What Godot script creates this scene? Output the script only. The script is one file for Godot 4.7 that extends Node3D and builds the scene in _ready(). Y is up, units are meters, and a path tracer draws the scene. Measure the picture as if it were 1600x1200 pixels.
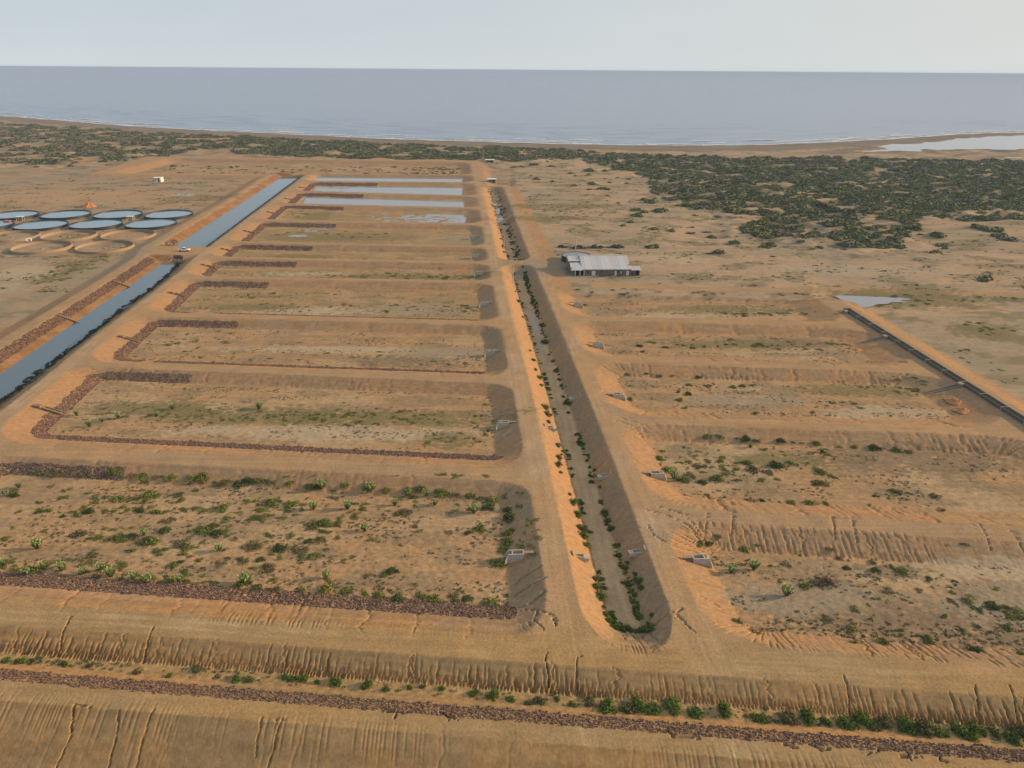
extends Node3D
# A coastal fish farm seen from the air. X runs to the right, F = -Z runs forward to the sea, metres.

class Zone:
	var v := PackedVector3Array()
	var n := PackedVector3Array()
	var c := PackedColorArray()
	var i := PackedInt32Array()

class Pit:
	var an := 0.0; var bn := 0.0; var af := 0.0; var bf := 0.0
	var lk := 0; var lo := 0.0; var rk := 0; var ro := 0.0
	var wn := 5.0; var wf := 5.0; var wl := 5.0; var wr := 5.0
	var crest := 2.5; var floor_h := 0.0; var rad := 1.6; var tilt := 0.0; var tx := -80.0
	var fine := 0.2; var gully := 0.2; var seed_v := 0.0
	var left := 0.0; var right := 0.0; var dish := 0.0; var kind := 0; var called := ""

var nz := FastNoiseLite.new()
var nf := FastNoiseLite.new()
var pits: Array[Pit] = []
var act: Array[Pit] = []
var used := {}
var zones := {}
# state of the row that is being built
var rF := 0.0
var r_xL := 0.0; var r_xC := 0.0; var r_cL := 0.0; var r_wl := 0.0; var r_wr := 0.0; var r_rl := 0.0; var r_fl := 0.0
# what the last height call found
var m_zone := 0
var m_e := -1.0
var m_pit: Pit = null
var m_rill := 0.0
var m_far := false
var m_side := 0
var m_mix := 0.0

const XL := [Vector2(20, 10.4), Vector2(89.5, 6.0), Vector2(159.3, 1.2), Vector2(330, -12.6), Vector2(502.7, -25.5), Vector2(662.6, -39.4), Vector2(700, -42.6)]
const XC := [Vector2(20, -105), Vector2(92, -113.5), Vector2(157, -121), Vector2(216, -126.8), Vector2(315, -138), Vector2(526, -155.5), Vector2(600, -162)]
const CL := [Vector2(60, -142), Vector2(198, -153.1), Vector2(234, -156), Vector2(274, -159.5), Vector2(311, -163.5), Vector2(330, -169.5), Vector2(394, -174.5), Vector2(464, -180), Vector2(564, -190), Vector2(640, -197)]
const WL := [Vector2(60, -134), Vector2(185, -145.2), Vector2(246, -151), Vector2(301, -155.2), Vector2(312, -156.5), Vector2(325, -163), Vector2(337, -164.7), Vector2(586, -185.8), Vector2(640, -190)]
const WR := [Vector2(60, -122), Vector2(166, -132.9), Vector2(209, -136.8), Vector2(236, -139.6), Vector2(274, -142.6), Vector2(301, -146.9), Vector2(312, -149), Vector2(337, -148.9), Vector2(586, -171.6), Vector2(640, -176)]
const RL := [Vector2(60, -115), Vector2(154, -125.2), Vector2(180, -127.8), Vector2(212, -132), Vector2(250, -134.9), Vector2(290, -138.6), Vector2(310, -142), Vector2(337, -144.3), Vector2(525, -161), Vector2(640, -171)]
const FL := [Vector2(20, 133.2), Vector2(154, 124.5), Vector2(240, 118.8), Vector2(300, 115)]
const SHORE := [Vector2(-2600, 2420), Vector2(-912, 1341), Vector2(-730, 1224), Vector2(-577, 1125), Vector2(-456, 1063), Vector2(-353, 1028), Vector2(-255, 985), Vector2(-164, 945), Vector2(-81, 925), Vector2(-2, 906), Vector2(74, 892), Vector2(150, 886), Vector2(226, 888), Vector2(309, 906), Vector2(403, 947), Vector2(511, 1002), Vector2(645, 1086), Vector2(699, 1113), Vector2(759, 1121), Vector2(1000, 1120), Vector2(2600, 1000)]

func pl(a: Array, t: float) -> float:
	var k := 0
	while k < a.size() - 2 and t > a[k + 1].x:
		k += 1
	var p: Vector2 = a[k]
	var q: Vector2 = a[k + 1]
	return p.y + (q.y - p.y) * (t - p.x) / (q.x - p.x)

func edge_x(kind: int, off: float) -> float:
	match kind:
		1: return r_xL + off
		2: return r_xC + off
		3: return r_fl + off
	return off

func set_row(F: float) -> void:
	rF = F
	r_xL = pl(XL, F); r_xC = pl(XC, F); r_cL = pl(CL, F); r_wl = pl(WL, F); r_wr = pl(WR, F); r_rl = pl(RL, F); r_fl = pl(FL, F)
	act.clear()
	for p in pits:
		var lo := minf(p.an - p.bn * 420.0, p.an + p.bn * 420.0) if p.kind == 4 else minf(p.an - p.bn * 350.0, p.an + p.bn * 200.0)
		var hi := maxf(p.af - p.bf * 420.0, p.af + p.bf * 420.0)
		if F > lo - 3.0 and F < hi + 3.0:
			p.left = edge_x(p.lk, p.lo); p.right = edge_x(p.rk, p.ro)
			act.append(p)
	row_cracks.clear()
	for k in cracks:
		if F > k[6] and F < k[7]: row_cracks.append(k)
	row_blobs.clear()
	for b in blobs:
		if absf(F - b[1]) < b[3] * 1.5: row_blobs.append(b)

func sstep(a: float, b: float, x: float) -> float:
	var t := clampf((x - a) / (b - a), 0.0, 1.0)
	return t * t * (3.0 - 2.0 * t)

func hsh(i: float, s: float) -> float:
	return fposmod(sin(i * 12.9898 + s * 78.233) * 43758.5453, 1.0)

func rills(q0: float, e: float, p: Pit, steep: bool) -> float:
	# channels washed down the slope: many fine ones, a comb at the foot, a few deep gullies
	if rF > 430.0 or (p.called == "C1" and not steep): return 0.0
	var mask := sstep(-0.2, 0.05, e) * (1.0 - sstep(0.97, 1.15, e))
	if mask <= 0.0: return 0.0
	var w := 1.05 if rF < 112.0 else (1.3 if rF < 200.0 else 2.7)
	var q := q0 + nz.get_noise_2d(q0 * 0.05, p.seed_v) * 1.2
	var i := floorf(q / w)
	var h1 := hsh(i, p.seed_v)
	var d := absf(q - (i + 0.3 + 0.4 * h1) * w + 0.10 * w * nz.get_noise_2d(e * 2.5, i))
	var h2 := hsh(i, p.seed_v + 3.0)
	var st := hsh(i, p.seed_v + 5.0) * 0.7 - 0.1
	var patch := clampf(0.75 + 1.1 * nz.get_noise_2d(q * 0.03, p.seed_v + 9.0), 0.55 if p.called == "C1" else 0.15, 1.3)
	var v := maxf(0.0, 1.0 - d / (w * 0.19)) * sstep(st - 0.05, st + 0.25, e) * (0.25 + 0.95 * h2 * h2) * patch * p.fine
	if steep and e > 0.5:
		var w2 := w * 0.5
		var j := floorf(q / w2)
		var d2 := absf(q - (j + 0.35 + 0.3 * hsh(j, p.seed_v + 7.0)) * w2)
		v = maxf(v, maxf(0.0, 1.0 - d2 / (w2 * 0.36)) * sstep(0.55 + 0.2 * hsh(j, 2.0), 0.9, e) * p.fine * 0.75 * patch)
	if e < 0.42 and p.called != "C1":
		var w3 := w * 0.62
		var j3 := floorf(q / w3)
		var d3 := absf(q + e * 0.3 - (j3 + 0.35 + 0.3 * hsh(j3, p.seed_v + 11.0)) * w3)
		var keep := hsh(j3, p.seed_v + 13.0)
		if keep > 0.45: v = maxf(v, maxf(0.0, 1.0 - d3 / (w3 * 0.3)) * (1.0 - sstep(0.1, 0.42 * keep, e)) * p.fine * (1.3 if p.called == "C2" else 0.7) * patch)
	var w4 := 6.5 if rF < 112.0 else 9.0
	var i4 := floorf(q / w4)
	var g := 0.0
	if hsh(i4, p.seed_v + 17.0) > 0.4:
		var d4 := absf(q - (i4 + 0.2 + 0.6 * hsh(i4, p.seed_v + 19.0)) * w4 + 0.5 * nz.get_noise_2d(e * 2.2, i4 * 3.0) + 0.2 * nz.get_noise_2d(e * 9.0, i4 * 3.0))
		var hw := 0.26 if rF < 112.0 else (0.42 if rF < 200.0 else 0.8)
		g = maxf(0.0, 1.0 - d4 / hw) * (0.35 + 0.65 * hsh(i4, p.seed_v + 23.0))
	return mask * (v + g * p.gully)

func land(X: float, F: float) -> float:
	var h := 0.8
	if X > 0.0:
		var up := sstep(258.0, 272.0, F + 0.06 * X - 19.0 * sstep(114.0, 124.0, X)) * (1.0 - sstep(430.0, 700.0, F))
		h = 0.8 + 1.4 * up
	var wild := sstep(560.0, 720.0, F)
	if X > 60.0: wild = maxf(wild, sstep(290.0, 360.0, F) * sstep(60.0, 130.0, X))
	wild = maxf(wild, sstep(-260.0, -420.0, X) * sstep(600.0, 640.0, F))
	h += nz.get_noise_2d(X * 0.02, F * 0.03) * (0.12 + 1.1 * wild) + nz.get_noise_2d(X * 0.08 + 7.0, F * 0.1) * (0.05 + 0.35 * wild)
	m_zone = 0
	if X > 30.0 and F < 285.0 and F > 225.0:
		var rd := F - (270.5 - 0.06 * minf(X, 100.0) + 4.0 * sstep(104.0, 126.0, X) - 0.1 * maxf(X - 124.0, 0.0) - 0.6 * nz.get_noise_2d(X * 0.012, 60.0))
		var lift := sstep(-3.5, 0.0, rd) * (1.0 - sstep(6.5, 10.0, rd))
		h += lift * clampf(1.9 - h, 0.2, 0.9)
		if rd > 0.0 and rd < 6.5: m_zone = 1
	if F > 640.0:
		var ds := pl(SHORE, X) - F
		if ds < 170.0:
			var flat := sstep(170.0, 110.0, ds)
			h = lerpf(h, 0.35, flat)
			h = minf(h, -1.0 + ds * 0.025 + nz.get_noise_2d(X * 0.02, 3.0) * 0.12)
			h = maxf(h, -6.0)
			if ds < 75.0 + 12.0 * nz.get_noise_2d(X * 0.01, 0.0): m_zone = 5
		# the lagoon behind the spit
		if X > 330.0 and ds > 20.0:
			var back := 848.0 + (X - 460.0) * 0.03 + nz.get_noise_2d(X * 0.03, 11.0) * 8.0
			var front := pl(SHORE, X) - (58.0 - 16.0 * sstep(500.0, 650.0, X)) + nz.get_noise_2d(X * 0.025, 5.0) * 9.0
			if X < 462.0: back = lerpf(816.0, 832.0, (X - 363.0) / 99.0) + nz.get_noise_2d(X * 0.05, 11.0) * 4.0
			if X < 430.0: front = minf(front, lerpf(818.0, 862.0, (X - 363.0) / 67.0))
			var d := minf(F - back, front - F) / 14.0
			if d > 0.0: h = lerpf(h, -1.6, clampf(d, 0.0, 1.0))
			elif d > -1.5 and m_zone == 0: m_zone = 5
	return h

func height(X: float) -> float:
	var F := rF
	m_e = -1.0; m_pit = null; m_rill = 0.0; m_side = 0
	var h := land(X, F)
	# the raised platform of banks and roads
	var hr := r_fl + 4.5 if F < 264.0 - 0.06 * X else r_xL + 24.2
	var d1 := minf(minf(X - (r_cL - 5.0), hr - X), 688.0 - 0.045 * (X + 40.0) - F)
	if F > 570.0 and X < -150.0:
		d1 = maxf(d1, minf(minf(X + 338.0 + (F - 597.0) * 0.10, F - 577.0), 688.0 - 0.045 * (X + 40.0) - F))
	if X > r_xL + 3.0 and F > 520.0: d1 = minf(d1, maxf(r_xL + 9.0 - X, 532.0 - F))
	var on := clampf(d1 / 7.0 + 1.0, 0.0, 1.0)
	if on <= 0.0:
		if X > r_xL + 31.0 and F > 392.0 and F < 532.0 and X < r_xL + 100.0:
			var edge := sstep(31.0, 36.0, X - r_xL) * (1.0 - sstep(70.0, 98.0, X - r_xL))
			h += edge * 0.5 * (pow(absf(sin(F * 0.30 + 0.4 * nz.get_noise_2d(X * 0.05, F * 0.02))), 3.0) - 0.3)
		return h
	var top := 2.5 + 0.05 * nz.get_noise_2d(X * 0.15, F * 0.15)
	if on < 1.0:
		var r0 := 0.0
		m_zone = 3
		m_e = 1.0 - on
		r0 = maxf(0.0, 1.0 - absf(nz.get_noise_2d((X * 0.2 + F) * 0.35, on * 0.3)) / 0.3) * 0.2 * sin(on * PI)
		m_rill = r0
		return lerpf(h, top, on) - r0
	h = top
	m_zone = 1
	# the supply canal
	if X > r_cL and X < r_rl and F < 596.0:
		var de := 9.0
		var c := 0.0
		if X < r_wl: c = 2.5 * (1.0 - (X - r_cL) / (r_wl - r_cL))
		elif X > r_wr: c = 2.5 * (1.0 - (r_rl - X) / (r_rl - r_wr))
		else: c = -minf(1.4, minf(X - r_wl, r_wr - X) * 0.5)
		if F < 326.0: de = 2.5 - (318.0 - F) * 0.32
		else: de = maxf(2.5 - (F - 333.0) * 0.62, 2.5 - (595.0 - F) * 0.33)
		c = maxf(c, minf(de, 2.5))
		if c < 2.45:
			m_side = 1 if X < (r_wl + r_wr) * 0.5 else 2
			m_zone = 3
			m_e = clampf(1.0 - c / 2.5, 0.0, 2.0)
			if c > 0.0: c += 0.10 * nz.get_noise_2d(X * 0.5, F * 0.5) + 0.08 * nz.get_noise_2d(X * 1.7, F * 1.7)
			else: m_zone = 4
			return minf(c, h)
		return h
	for p in act:
		if X < p.left - 1.5 or X > p.right + 1.5: continue
		var dl := (X - p.left) / p.wl
		var dr := (p.right - X) / p.wr
		var dn := (F - (p.an + p.bn * X)) / p.wn
		var df := (p.af + p.bf * X - F) / p.wf
		var R := p.rad
		var sx := R - dl if dl < dr else R - dr
		var sy := R - dn if dn < df else R - df
		var ex := maxf(sx, 0.0)
		var ey := maxf(sy, 0.0)
		var e := R - (sqrt(ex * ex + ey * ey) if ex > 0.0 and ey > 0.0 else maxf(ex, ey))
		if e < -0.25: continue
		var fl := p.floor_h + p.tilt * (X - p.tx)
		var q := 0.0
		if e < 1.25:
			var xc := clampf(X, p.left + R * p.wl, p.right - R * p.wr)
			var fc := clampf(F, p.an + p.bn * X + R * p.wn, p.af + p.bf * X - R * p.wf)
			q = xc * (1.0 if dn < df else -1.0) + fc + atan2(ey, ex) * 9.0
			m_rill = rills(q, e, p, ey > ex and df < dn)
		var t := clampf(e, 0.0, 1.0)
		var floor_n := 0.07 * nz.get_noise_2d(X * 0.12, F * 0.2 + 3.0) + 0.05 * nz.get_noise_2d(X * 0.5, F * 0.9)
		if p.kind == 3: floor_n *= 0.6
		if p.dish > 0.0: floor_n += p.dish * (1.0 - sstep(1.0, 1.31, e + 0.10 * nz.get_noise_2d(X * 0.05, F * 0.08)))
		h = lerpf(top, fl + floor_n, t) - m_rill
		m_e = e; m_pit = p
		m_far = df < dn
		m_mix = 1.0 if not m_far else ex / maxf(ex + ey, 0.001)
		m_side = (3 if m_far else 4) if ey >= ex else (1 if dl < dr else 2)
		if e > 0.0: m_zone = 3
		if e >= 1.0: m_zone = 10 + pits.find(p) if p.kind != 4 else 6
		if p.kind == 3 and e >= 1.0: m_zone = 7
		return h
	return h

var scrub_cut := [-0.68, -0.3, -0.12]
var scrub_polys: Array[PackedVector2Array] = [
	PackedVector2Array([Vector2(40, 820), Vector2(129, 770), Vector2(245, 745), Vector2(460, 735), Vector2(800, 735), Vector2(700, 420), Vector2(300, 420), Vector2(265, 408), Vector2(241, 424), Vector2(190, 345), Vector2(167, 342), Vector2(155, 362), Vector2(125, 352), Vector2(120, 380), Vector2(150, 420), Vector2(110, 444), Vector2(98, 500), Vector2(108, 600), Vector2(90, 660), Vector2(50, 745)]),
	PackedVector2Array([Vector2(-330, 950), Vector2(-200, 905), Vector2(-2, 850), Vector2(60, 815), Vector2(60, 720), Vector2(-20, 700), Vector2(-62, 704), Vector2(-229, 725), Vector2(-290, 750)]),
	PackedVector2Array([Vector2(-1100, 1330), Vector2(-790, 1150), Vector2(-545, 1045), Vector2(-330, 945), Vector2(-292, 845), Vector2(-320, 735), Vector2(-362, 665), Vector2(-440, 640), Vector2(-700, 720)])]

func scrub_noise(x: float, f: float) -> float:
	return nz.get_noise_2d(x * 0.014 + 5.0, f * 0.02) + 0.6 * nz.get_noise_2d(x * 0.05, f * 0.07 + 2.0)

func crack(X: float) -> float:
	# how far the nearest open erosion crack cuts down here
	var cut := 0.0
	for k in row_cracks:
		if X < k[8] or X > k[9]: continue
		var a := Vector2(k[0], k[1])
		var b := Vector2(k[2], k[3])
		var p := Vector2(X + 0.3 * nf.get_noise_2d(X * 0.35, rF * 0.35), rF + 0.3 * nf.get_noise_2d(X * 0.35 + 40.0, rF * 0.35))
		var ab := b - a
		var d := (p - a - ab * clampf((p - a).dot(ab) / ab.length_squared(), 0.0, 1.0)).length()
		var along := clampf((p - a).dot(ab) / ab.length_squared(), 0.0, 1.0)
		var wd: float = lerpf(k[4], k[10], along) * (0.8 + 0.5 * nz.get_noise_2d(X * 0.9, rF * 0.9))
		cut = maxf(cut, k[5] * 0.7 * clampf(2.4 * (1.0 - d / maxf(wd, 0.02)), 0.0, 1.0))
	return cut

func ground(X: float, F: float) -> float:
	set_row(F)
	return height(X)

func lin(r: float, g: float, b: float) -> Color:
	return Color(r / 255.0, g / 255.0, b / 255.0).srgb_to_linear()

var cracks := []
var row_cracks := []
var row_blobs := []
var blobs := []   # x, f, rx, rf, kind: patches of other soil and dried growth
func soil(X: float, h: float) -> Color:
	# colour of the bare soil itself, linear
	var F := rF
	var lo := nz.get_noise_2d(X * 0.018 + 3.0, F * 0.03)
	var mid := nf.get_noise_2d(X * 0.07, F * 0.12 + 20.0) * 1.25
	var streak := nz.get_noise_2d(X * 0.035 + 50.0, F * 0.75)
	var hi := nf.get_noise_2d(X * 0.55, F * 0.65) * 1.3
	var c := Color()
	match m_zone:
		1:
			c = Color(0.405, 0.285, 0.185)
			var s := X - r_xL
			var along := false
			if s > -1.0 and s < 6.0:
				along = true
			elif s > 18.0 and s < 25.0 and F < 540.0:
				s -= 18.7; along = true
			elif X > r_rl and X < r_xC + 1.0:
				s = X - r_rl; along = true
			if along:
				streak = nz.get_noise_2d(s * 0.8, F * 0.02)
				c = Color(0.42, 0.305, 0.205)
				s += 0.5 * nz.get_noise_2d(F * 0.03, 70.0)
			else:
				s = F - 76.95 + 0.0835 * X + 0.4 * nz.get_noise_2d(X * 0.03, 71.0)
				along = F < 92.0 and s > 0.0 and s < 5.0
			if along:
				# two worn wheel lanes, paler where the soil is packed
				var lane := exp(-pow((s - 1.5) / 0.32, 2.0)) + exp(-pow((s - 3.2) / 0.32, 2.0)) + 0.6 * exp(-pow((s - 2.3 - 0.8 * nz.get_noise_2d(F * 0.02, X * 0.02)) / 0.25, 2.0))
				c = c.lerp(Color(0.50, 0.38, 0.27), clampf(0.7 * lane + 0.35 * mid, 0.0, 0.75))
			c = c.lerp(Color(0.45, 0.30, 0.175), clampf(0.35 + lo * 0.8, 0.0, 0.8))
			c = c * (1.0 + 0.07 * streak + 0.07 * mid)
		3:
			c = Color(0.455, 0.275, 0.155)
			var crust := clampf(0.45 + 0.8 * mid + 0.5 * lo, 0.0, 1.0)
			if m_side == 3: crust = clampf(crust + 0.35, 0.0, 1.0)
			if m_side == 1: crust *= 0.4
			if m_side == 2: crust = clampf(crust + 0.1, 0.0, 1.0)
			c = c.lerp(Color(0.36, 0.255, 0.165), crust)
			c = c * (1.0 + 0.12 * hi)
			if m_side >= 3: c = c * (1.0 + 0.10 * nz.get_noise_2d(X * 0.012, m_e * 7.0 + F * 0.02))
			c = c.lerp(Color(0.46, 0.25, 0.12), clampf(m_rill * 3.5, 0.0, 0.55))
			if m_side == 3 and m_pit != null and m_pit.kind == 4 and m_e > 0.66 + 0.3 * hi - m_rill * 0.4: c = c.lerp(Color(0.29, 0.165, 0.09), 0.55)
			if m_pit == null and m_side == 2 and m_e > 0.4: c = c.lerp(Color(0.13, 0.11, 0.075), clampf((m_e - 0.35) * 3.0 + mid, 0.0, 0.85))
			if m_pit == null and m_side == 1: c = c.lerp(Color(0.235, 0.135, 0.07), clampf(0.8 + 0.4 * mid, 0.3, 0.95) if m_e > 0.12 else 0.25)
		4, 7:
			c = (Color(0.56, 0.385, 0.235) if m_zone == 7 else Color(0.30, 0.21, 0.14)) * (1.0 + 0.15 * mid + 0.1 * nz.get_noise_2d((X - r_xL) * 0.5, F * 0.05))
		5:
			c = Color(0.25, 0.21, 0.175) * (1.0 + 0.12 * lo + 0.1 * nz.get_noise_2d(X * 0.02, F * 0.25))
		6:
			c = Color(0.42, 0.29, 0.175) * (1.0 + 0.2 * hi)
		0:
			c = Color(0.40, 0.285, 0.19)
			if X > 0.0:
				c = Color(0.43, 0.33, 0.24).lerp(Color(0.48, 0.315, 0.19), clampf(mid * 1.2, 0.0, 0.6))
			var gray := clampf(nz.get_noise_2d(X * 0.012 - 9.0, F * 0.02) * 1.5 + 0.15, 0.0, 0.8)
			c = c.lerp(Color(0.36, 0.295, 0.225), gray)
			var gr := nz.get_noise_2d(X * 0.03, F * 0.055 + 80.0) + 0.55 * nz.get_noise_2d(X * 0.12, F * 0.2 + 8.0) + 0.35 * hi
			c = c.lerp(Color(0.225, 0.20, 0.125), clampf(gr * 1.7 - 0.35, 0.0, 0.75))
			var broken := nf.get_noise_2d(X * 0.16, F * 0.28) * 1.4
			c = c * (1.0 + 0.06 * streak + 0.10 * mid + 0.14 * broken + 0.08 * hi)
			if F > 330.0:
				for k in 3:
					if scrub_noise(X, F) > scrub_cut[k] - 0.12 and Geometry2D.is_point_in_polygon(Vector2(X, F), scrub_polys[k]):
						c = c.lerp(Color(0.17, 0.155, 0.095), clampf(0.55 + 0.8 * broken, 0.15, 0.85))
						break
		_:
			c = Color(0.415, 0.28, 0.168)
			c = c.lerp(Color(0.45, 0.34, 0.225), clampf(lo * 1.6, 0.0, 0.7))
			c = c.lerp(Color(0.29, 0.225, 0.15), clampf(nz.get_noise_2d(X * 0.04, F * 0.11 + 40.0) * 1.9 - 0.1, 0.0, 0.75))
			if m_pit != null and m_pit.kind == 1 and F > 225.0 and F < 440.0: c = c.lerp(Color(0.275, 0.235, 0.125), clampf(0.35 + 1.1 * mid + 0.5 * streak, 0.0, 0.75))
			c = c * (1.0 + 0.10 * streak + 0.10 * hi + 0.08 * nz.get_noise_2d(X * 0.35, F * 0.6))
			if m_e < 1.5 and m_pit != null: c = c.lerp(Color(0.45, 0.285, 0.16), 0.6 * (1.0 - sstep(1.0, 1.5, m_e + 0.2 * mid)))
	if F < 90.0 and m_zone != 0: c = c.lerp(Color(c.r * 0.93, c.g * 0.93, c.b * 0.80), 1.0 - sstep(78.0, 90.0, F + 0.085 * X + 3.0 * mid))
	for b in row_blobs:
		var dx: float = (X - b[0]) / b[2]
		if absf(dx) > 1.4: continue
		var df: float = (F - b[1]) / b[3]
		var d := dx * dx + df * df + 0.7 * mid + 0.6 * nz.get_noise_2d(X * 0.3, F * 0.6)
		if d < 1.0:
			var col: Color = b[4]
			c = c.lerp(col, clampf((1.0 - d) * 2.2, 0.0, 0.8))
	var g := 1.0 + 0.07 * hi
	return Color(c.r * g, c.g * g * 1.01, c.b * g * 0.95)

func lines(core: Array, to: float) -> PackedFloat32Array:
	# evenly spaced between core[0] and core[1], then growing steps out to +-to
	var a: Array[float] = []
	var x: float = core[0]
	while x < core[1] - 0.001:
		a.append(x); x += core[2]
	a.append(core[1])
	var step: float = core[2]
	x = core[1]
	while x < to:
		step *= 1.35; x = minf(x + step, to); a.append(x)
	step = core[2]; x = core[0]
	var pre: Array[float] = []
	while x > -to:
		step *= 1.35; x = maxf(x - step, -to); pre.append(x)
	pre.reverse()
	return PackedFloat32Array(pre + a)

func row_heights(xs: PackedFloat32Array, F: float) -> PackedFloat32Array:
	set_row(F)
	var o := PackedFloat32Array()
	for x in xs: o.append(height(x))
	return o

func snap(xs: PackedFloat32Array, cx: PackedFloat32Array, ch: PackedFloat32Array) -> PackedFloat32Array:
	var o := PackedFloat32Array()
	var k := 0
	for x in xs:
		while k < cx.size() - 2 and x > cx[k + 1]: k += 1
		o.append(lerpf(ch[k], ch[k + 1], clampf((x - cx[k]) / (cx[k + 1] - cx[k]), 0.0, 1.0)))
	return o

func terrain() -> void:
	# sheets of ground joined edge to edge, finer where the camera is nearer
	var bands := [[[-75.0, 75.0, 0.13], 54.0, 85.0, 0.2], [[-92.0, 92.0, 0.24], 85.0, 112.0, 0.26], [[-150.0, 128.0, 0.42], 112.0, 200.0, 0.42], [[-300.0, 200.0, 0.85], 200.0, 420.0, 0.9], [[-520.0, 420.0, 1.9], 420.0, 760.0, 2.0], [[-1150.0, 820.0, 4.5], 760.0, 1420.0, 4.5]]
	for k in bands.size():
		var xs := lines(bands[k][0], 2600.0)
		var fs: Array[float] = []
		if k == 0:
			for f in [-400.0, -200.0, -80.0, -10.0, 25.0, 42.0, 50.0]: fs.append(f)
		var f: float = bands[k][1]
		var n := int(round((bands[k][2] - bands[k][1]) / bands[k][3]))
		for j in n + 1: fs.append(lerpf(bands[k][1], bands[k][2], float(j) / n))
		if k == bands.size() - 1:
			for g in [1450.0, 1500.0, 1600.0, 1800.0, 2100.0, 2600.0]: fs.append(g)
		var nx := xs.size()
		var nr := fs.size()
		var hs := PackedFloat32Array(); hs.resize(nx * nr)
		var cs := PackedColorArray(); cs.resize(nx * nr)
		var zs := PackedInt32Array(); zs.resize(nx * nr)
		for j in nr:
			set_row(fs[j])
			for i in nx:
				var at := j * nx + i
				var h := height(xs[i])
				if not row_cracks.is_empty():
					var cut := crack(xs[i])
					h -= cut
				hs[at] = h
				zs[at] = m_zone
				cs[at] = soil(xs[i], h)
		if k < bands.size() - 1:
			var cx := lines(bands[k + 1][0], 2600.0)
			var row := snap(xs, cx, row_heights(cx, fs[nr - 1]))
			for i in nx: hs[(nr - 1) * nx + i] = row[i]
		var rz := PackedInt32Array(); rz.resize(nx * nr); rz.fill(-1)
		var ri := PackedInt32Array(); ri.resize(nx * nr)
		for j in nr - 1:
			for i in nx - 1:
				var at := j * nx + i
				var z := zs[at]
				var zo: Zone = zones.get(z)
				if zo == null:
					zo = Zone.new(); zones[z] = zo
				var q := [at, at + 1, at + nx + 1, at + nx]
				var w := [0, 0, 0, 0]
				for m in 4:
					var a: int = q[m]
					if rz[a] != z:
						rz[a] = z
						ri[a] = zo.v.size()
						var ii := a % nx
						var jj := a / nx
						var i0 := maxi(ii - 1, 0)
						var i1 := mini(ii + 1, nx - 1)
						var j0 := maxi(jj - 1, 0)
						var j1 := mini(jj + 1, nr - 1)
						var gx := (hs[jj * nx + i1] - hs[jj * nx + i0]) / (xs[i1] - xs[i0])
						var gf := (hs[j1 * nx + ii] - hs[j0 * nx + ii]) / (fs[j1] - fs[j0])
						zo.v.append(Vector3(xs[ii], hs[a], -fs[jj]))
						zo.n.append(Vector3(-gx, 1.0, gf).normalized())
						zo.c.append(cs[a])
					w[m] = ri[a]
				zo.i.append(w[0]); zo.i.append(w[2]); zo.i.append(w[1])
				zo.i.append(w[0]); zo.i.append(w[3]); zo.i.append(w[2])
	var names := {0: "ground", 1: "dirt_road", 3: "earth_bank", 4: "canal_bed", 5: "beach", 6: "earth_channel", 7: "ditch_bed"}
	for z in zones:
		var zo: Zone = zones[z]
		var arr := []
		arr.resize(Mesh.ARRAY_MAX)
		arr[Mesh.ARRAY_VERTEX] = zo.v; arr[Mesh.ARRAY_NORMAL] = zo.n; arr[Mesh.ARRAY_COLOR] = zo.c; arr[Mesh.ARRAY_INDEX] = zo.i
		var me := ArrayMesh.new()
		me.add_surface_from_arrays(Mesh.PRIMITIVE_TRIANGLES, arr)
		var o := MeshInstance3D.new()
		o.mesh = me
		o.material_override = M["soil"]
		o.name = numbered(names.get(z, "pond_floor"))
		o.set_meta("kind", "structure")
		add_child(o, true)
	zones.clear()

func numbered(called: String) -> String:
	if not used.has(called):
		used[called] = 0
		return called
	used[called] += 1
	return "%s_%03d" % [called, used[called]]

var M := {}
var rng := RandomNumberGenerator.new()

func pit(called: String, kind: int, an: float, bn: float, af: float, bf: float, lk: int, lo: float, rk: int, ro: float, w: Array, fl := 0.0, rad := 1.6) -> Pit:
	var p := Pit.new()
	p.called = called; p.kind = kind
	p.an = an; p.bn = bn; p.af = af; p.bf = bf; p.lk = lk; p.lo = lo; p.rk = rk; p.ro = ro
	p.wn = w[0]; p.wf = w[1]; p.wl = w[2]; p.wr = w[3]
	p.floor_h = fl; p.rad = rad; p.seed_v = 13.7 * pits.size()
	pits.append(p)
	return p

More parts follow.
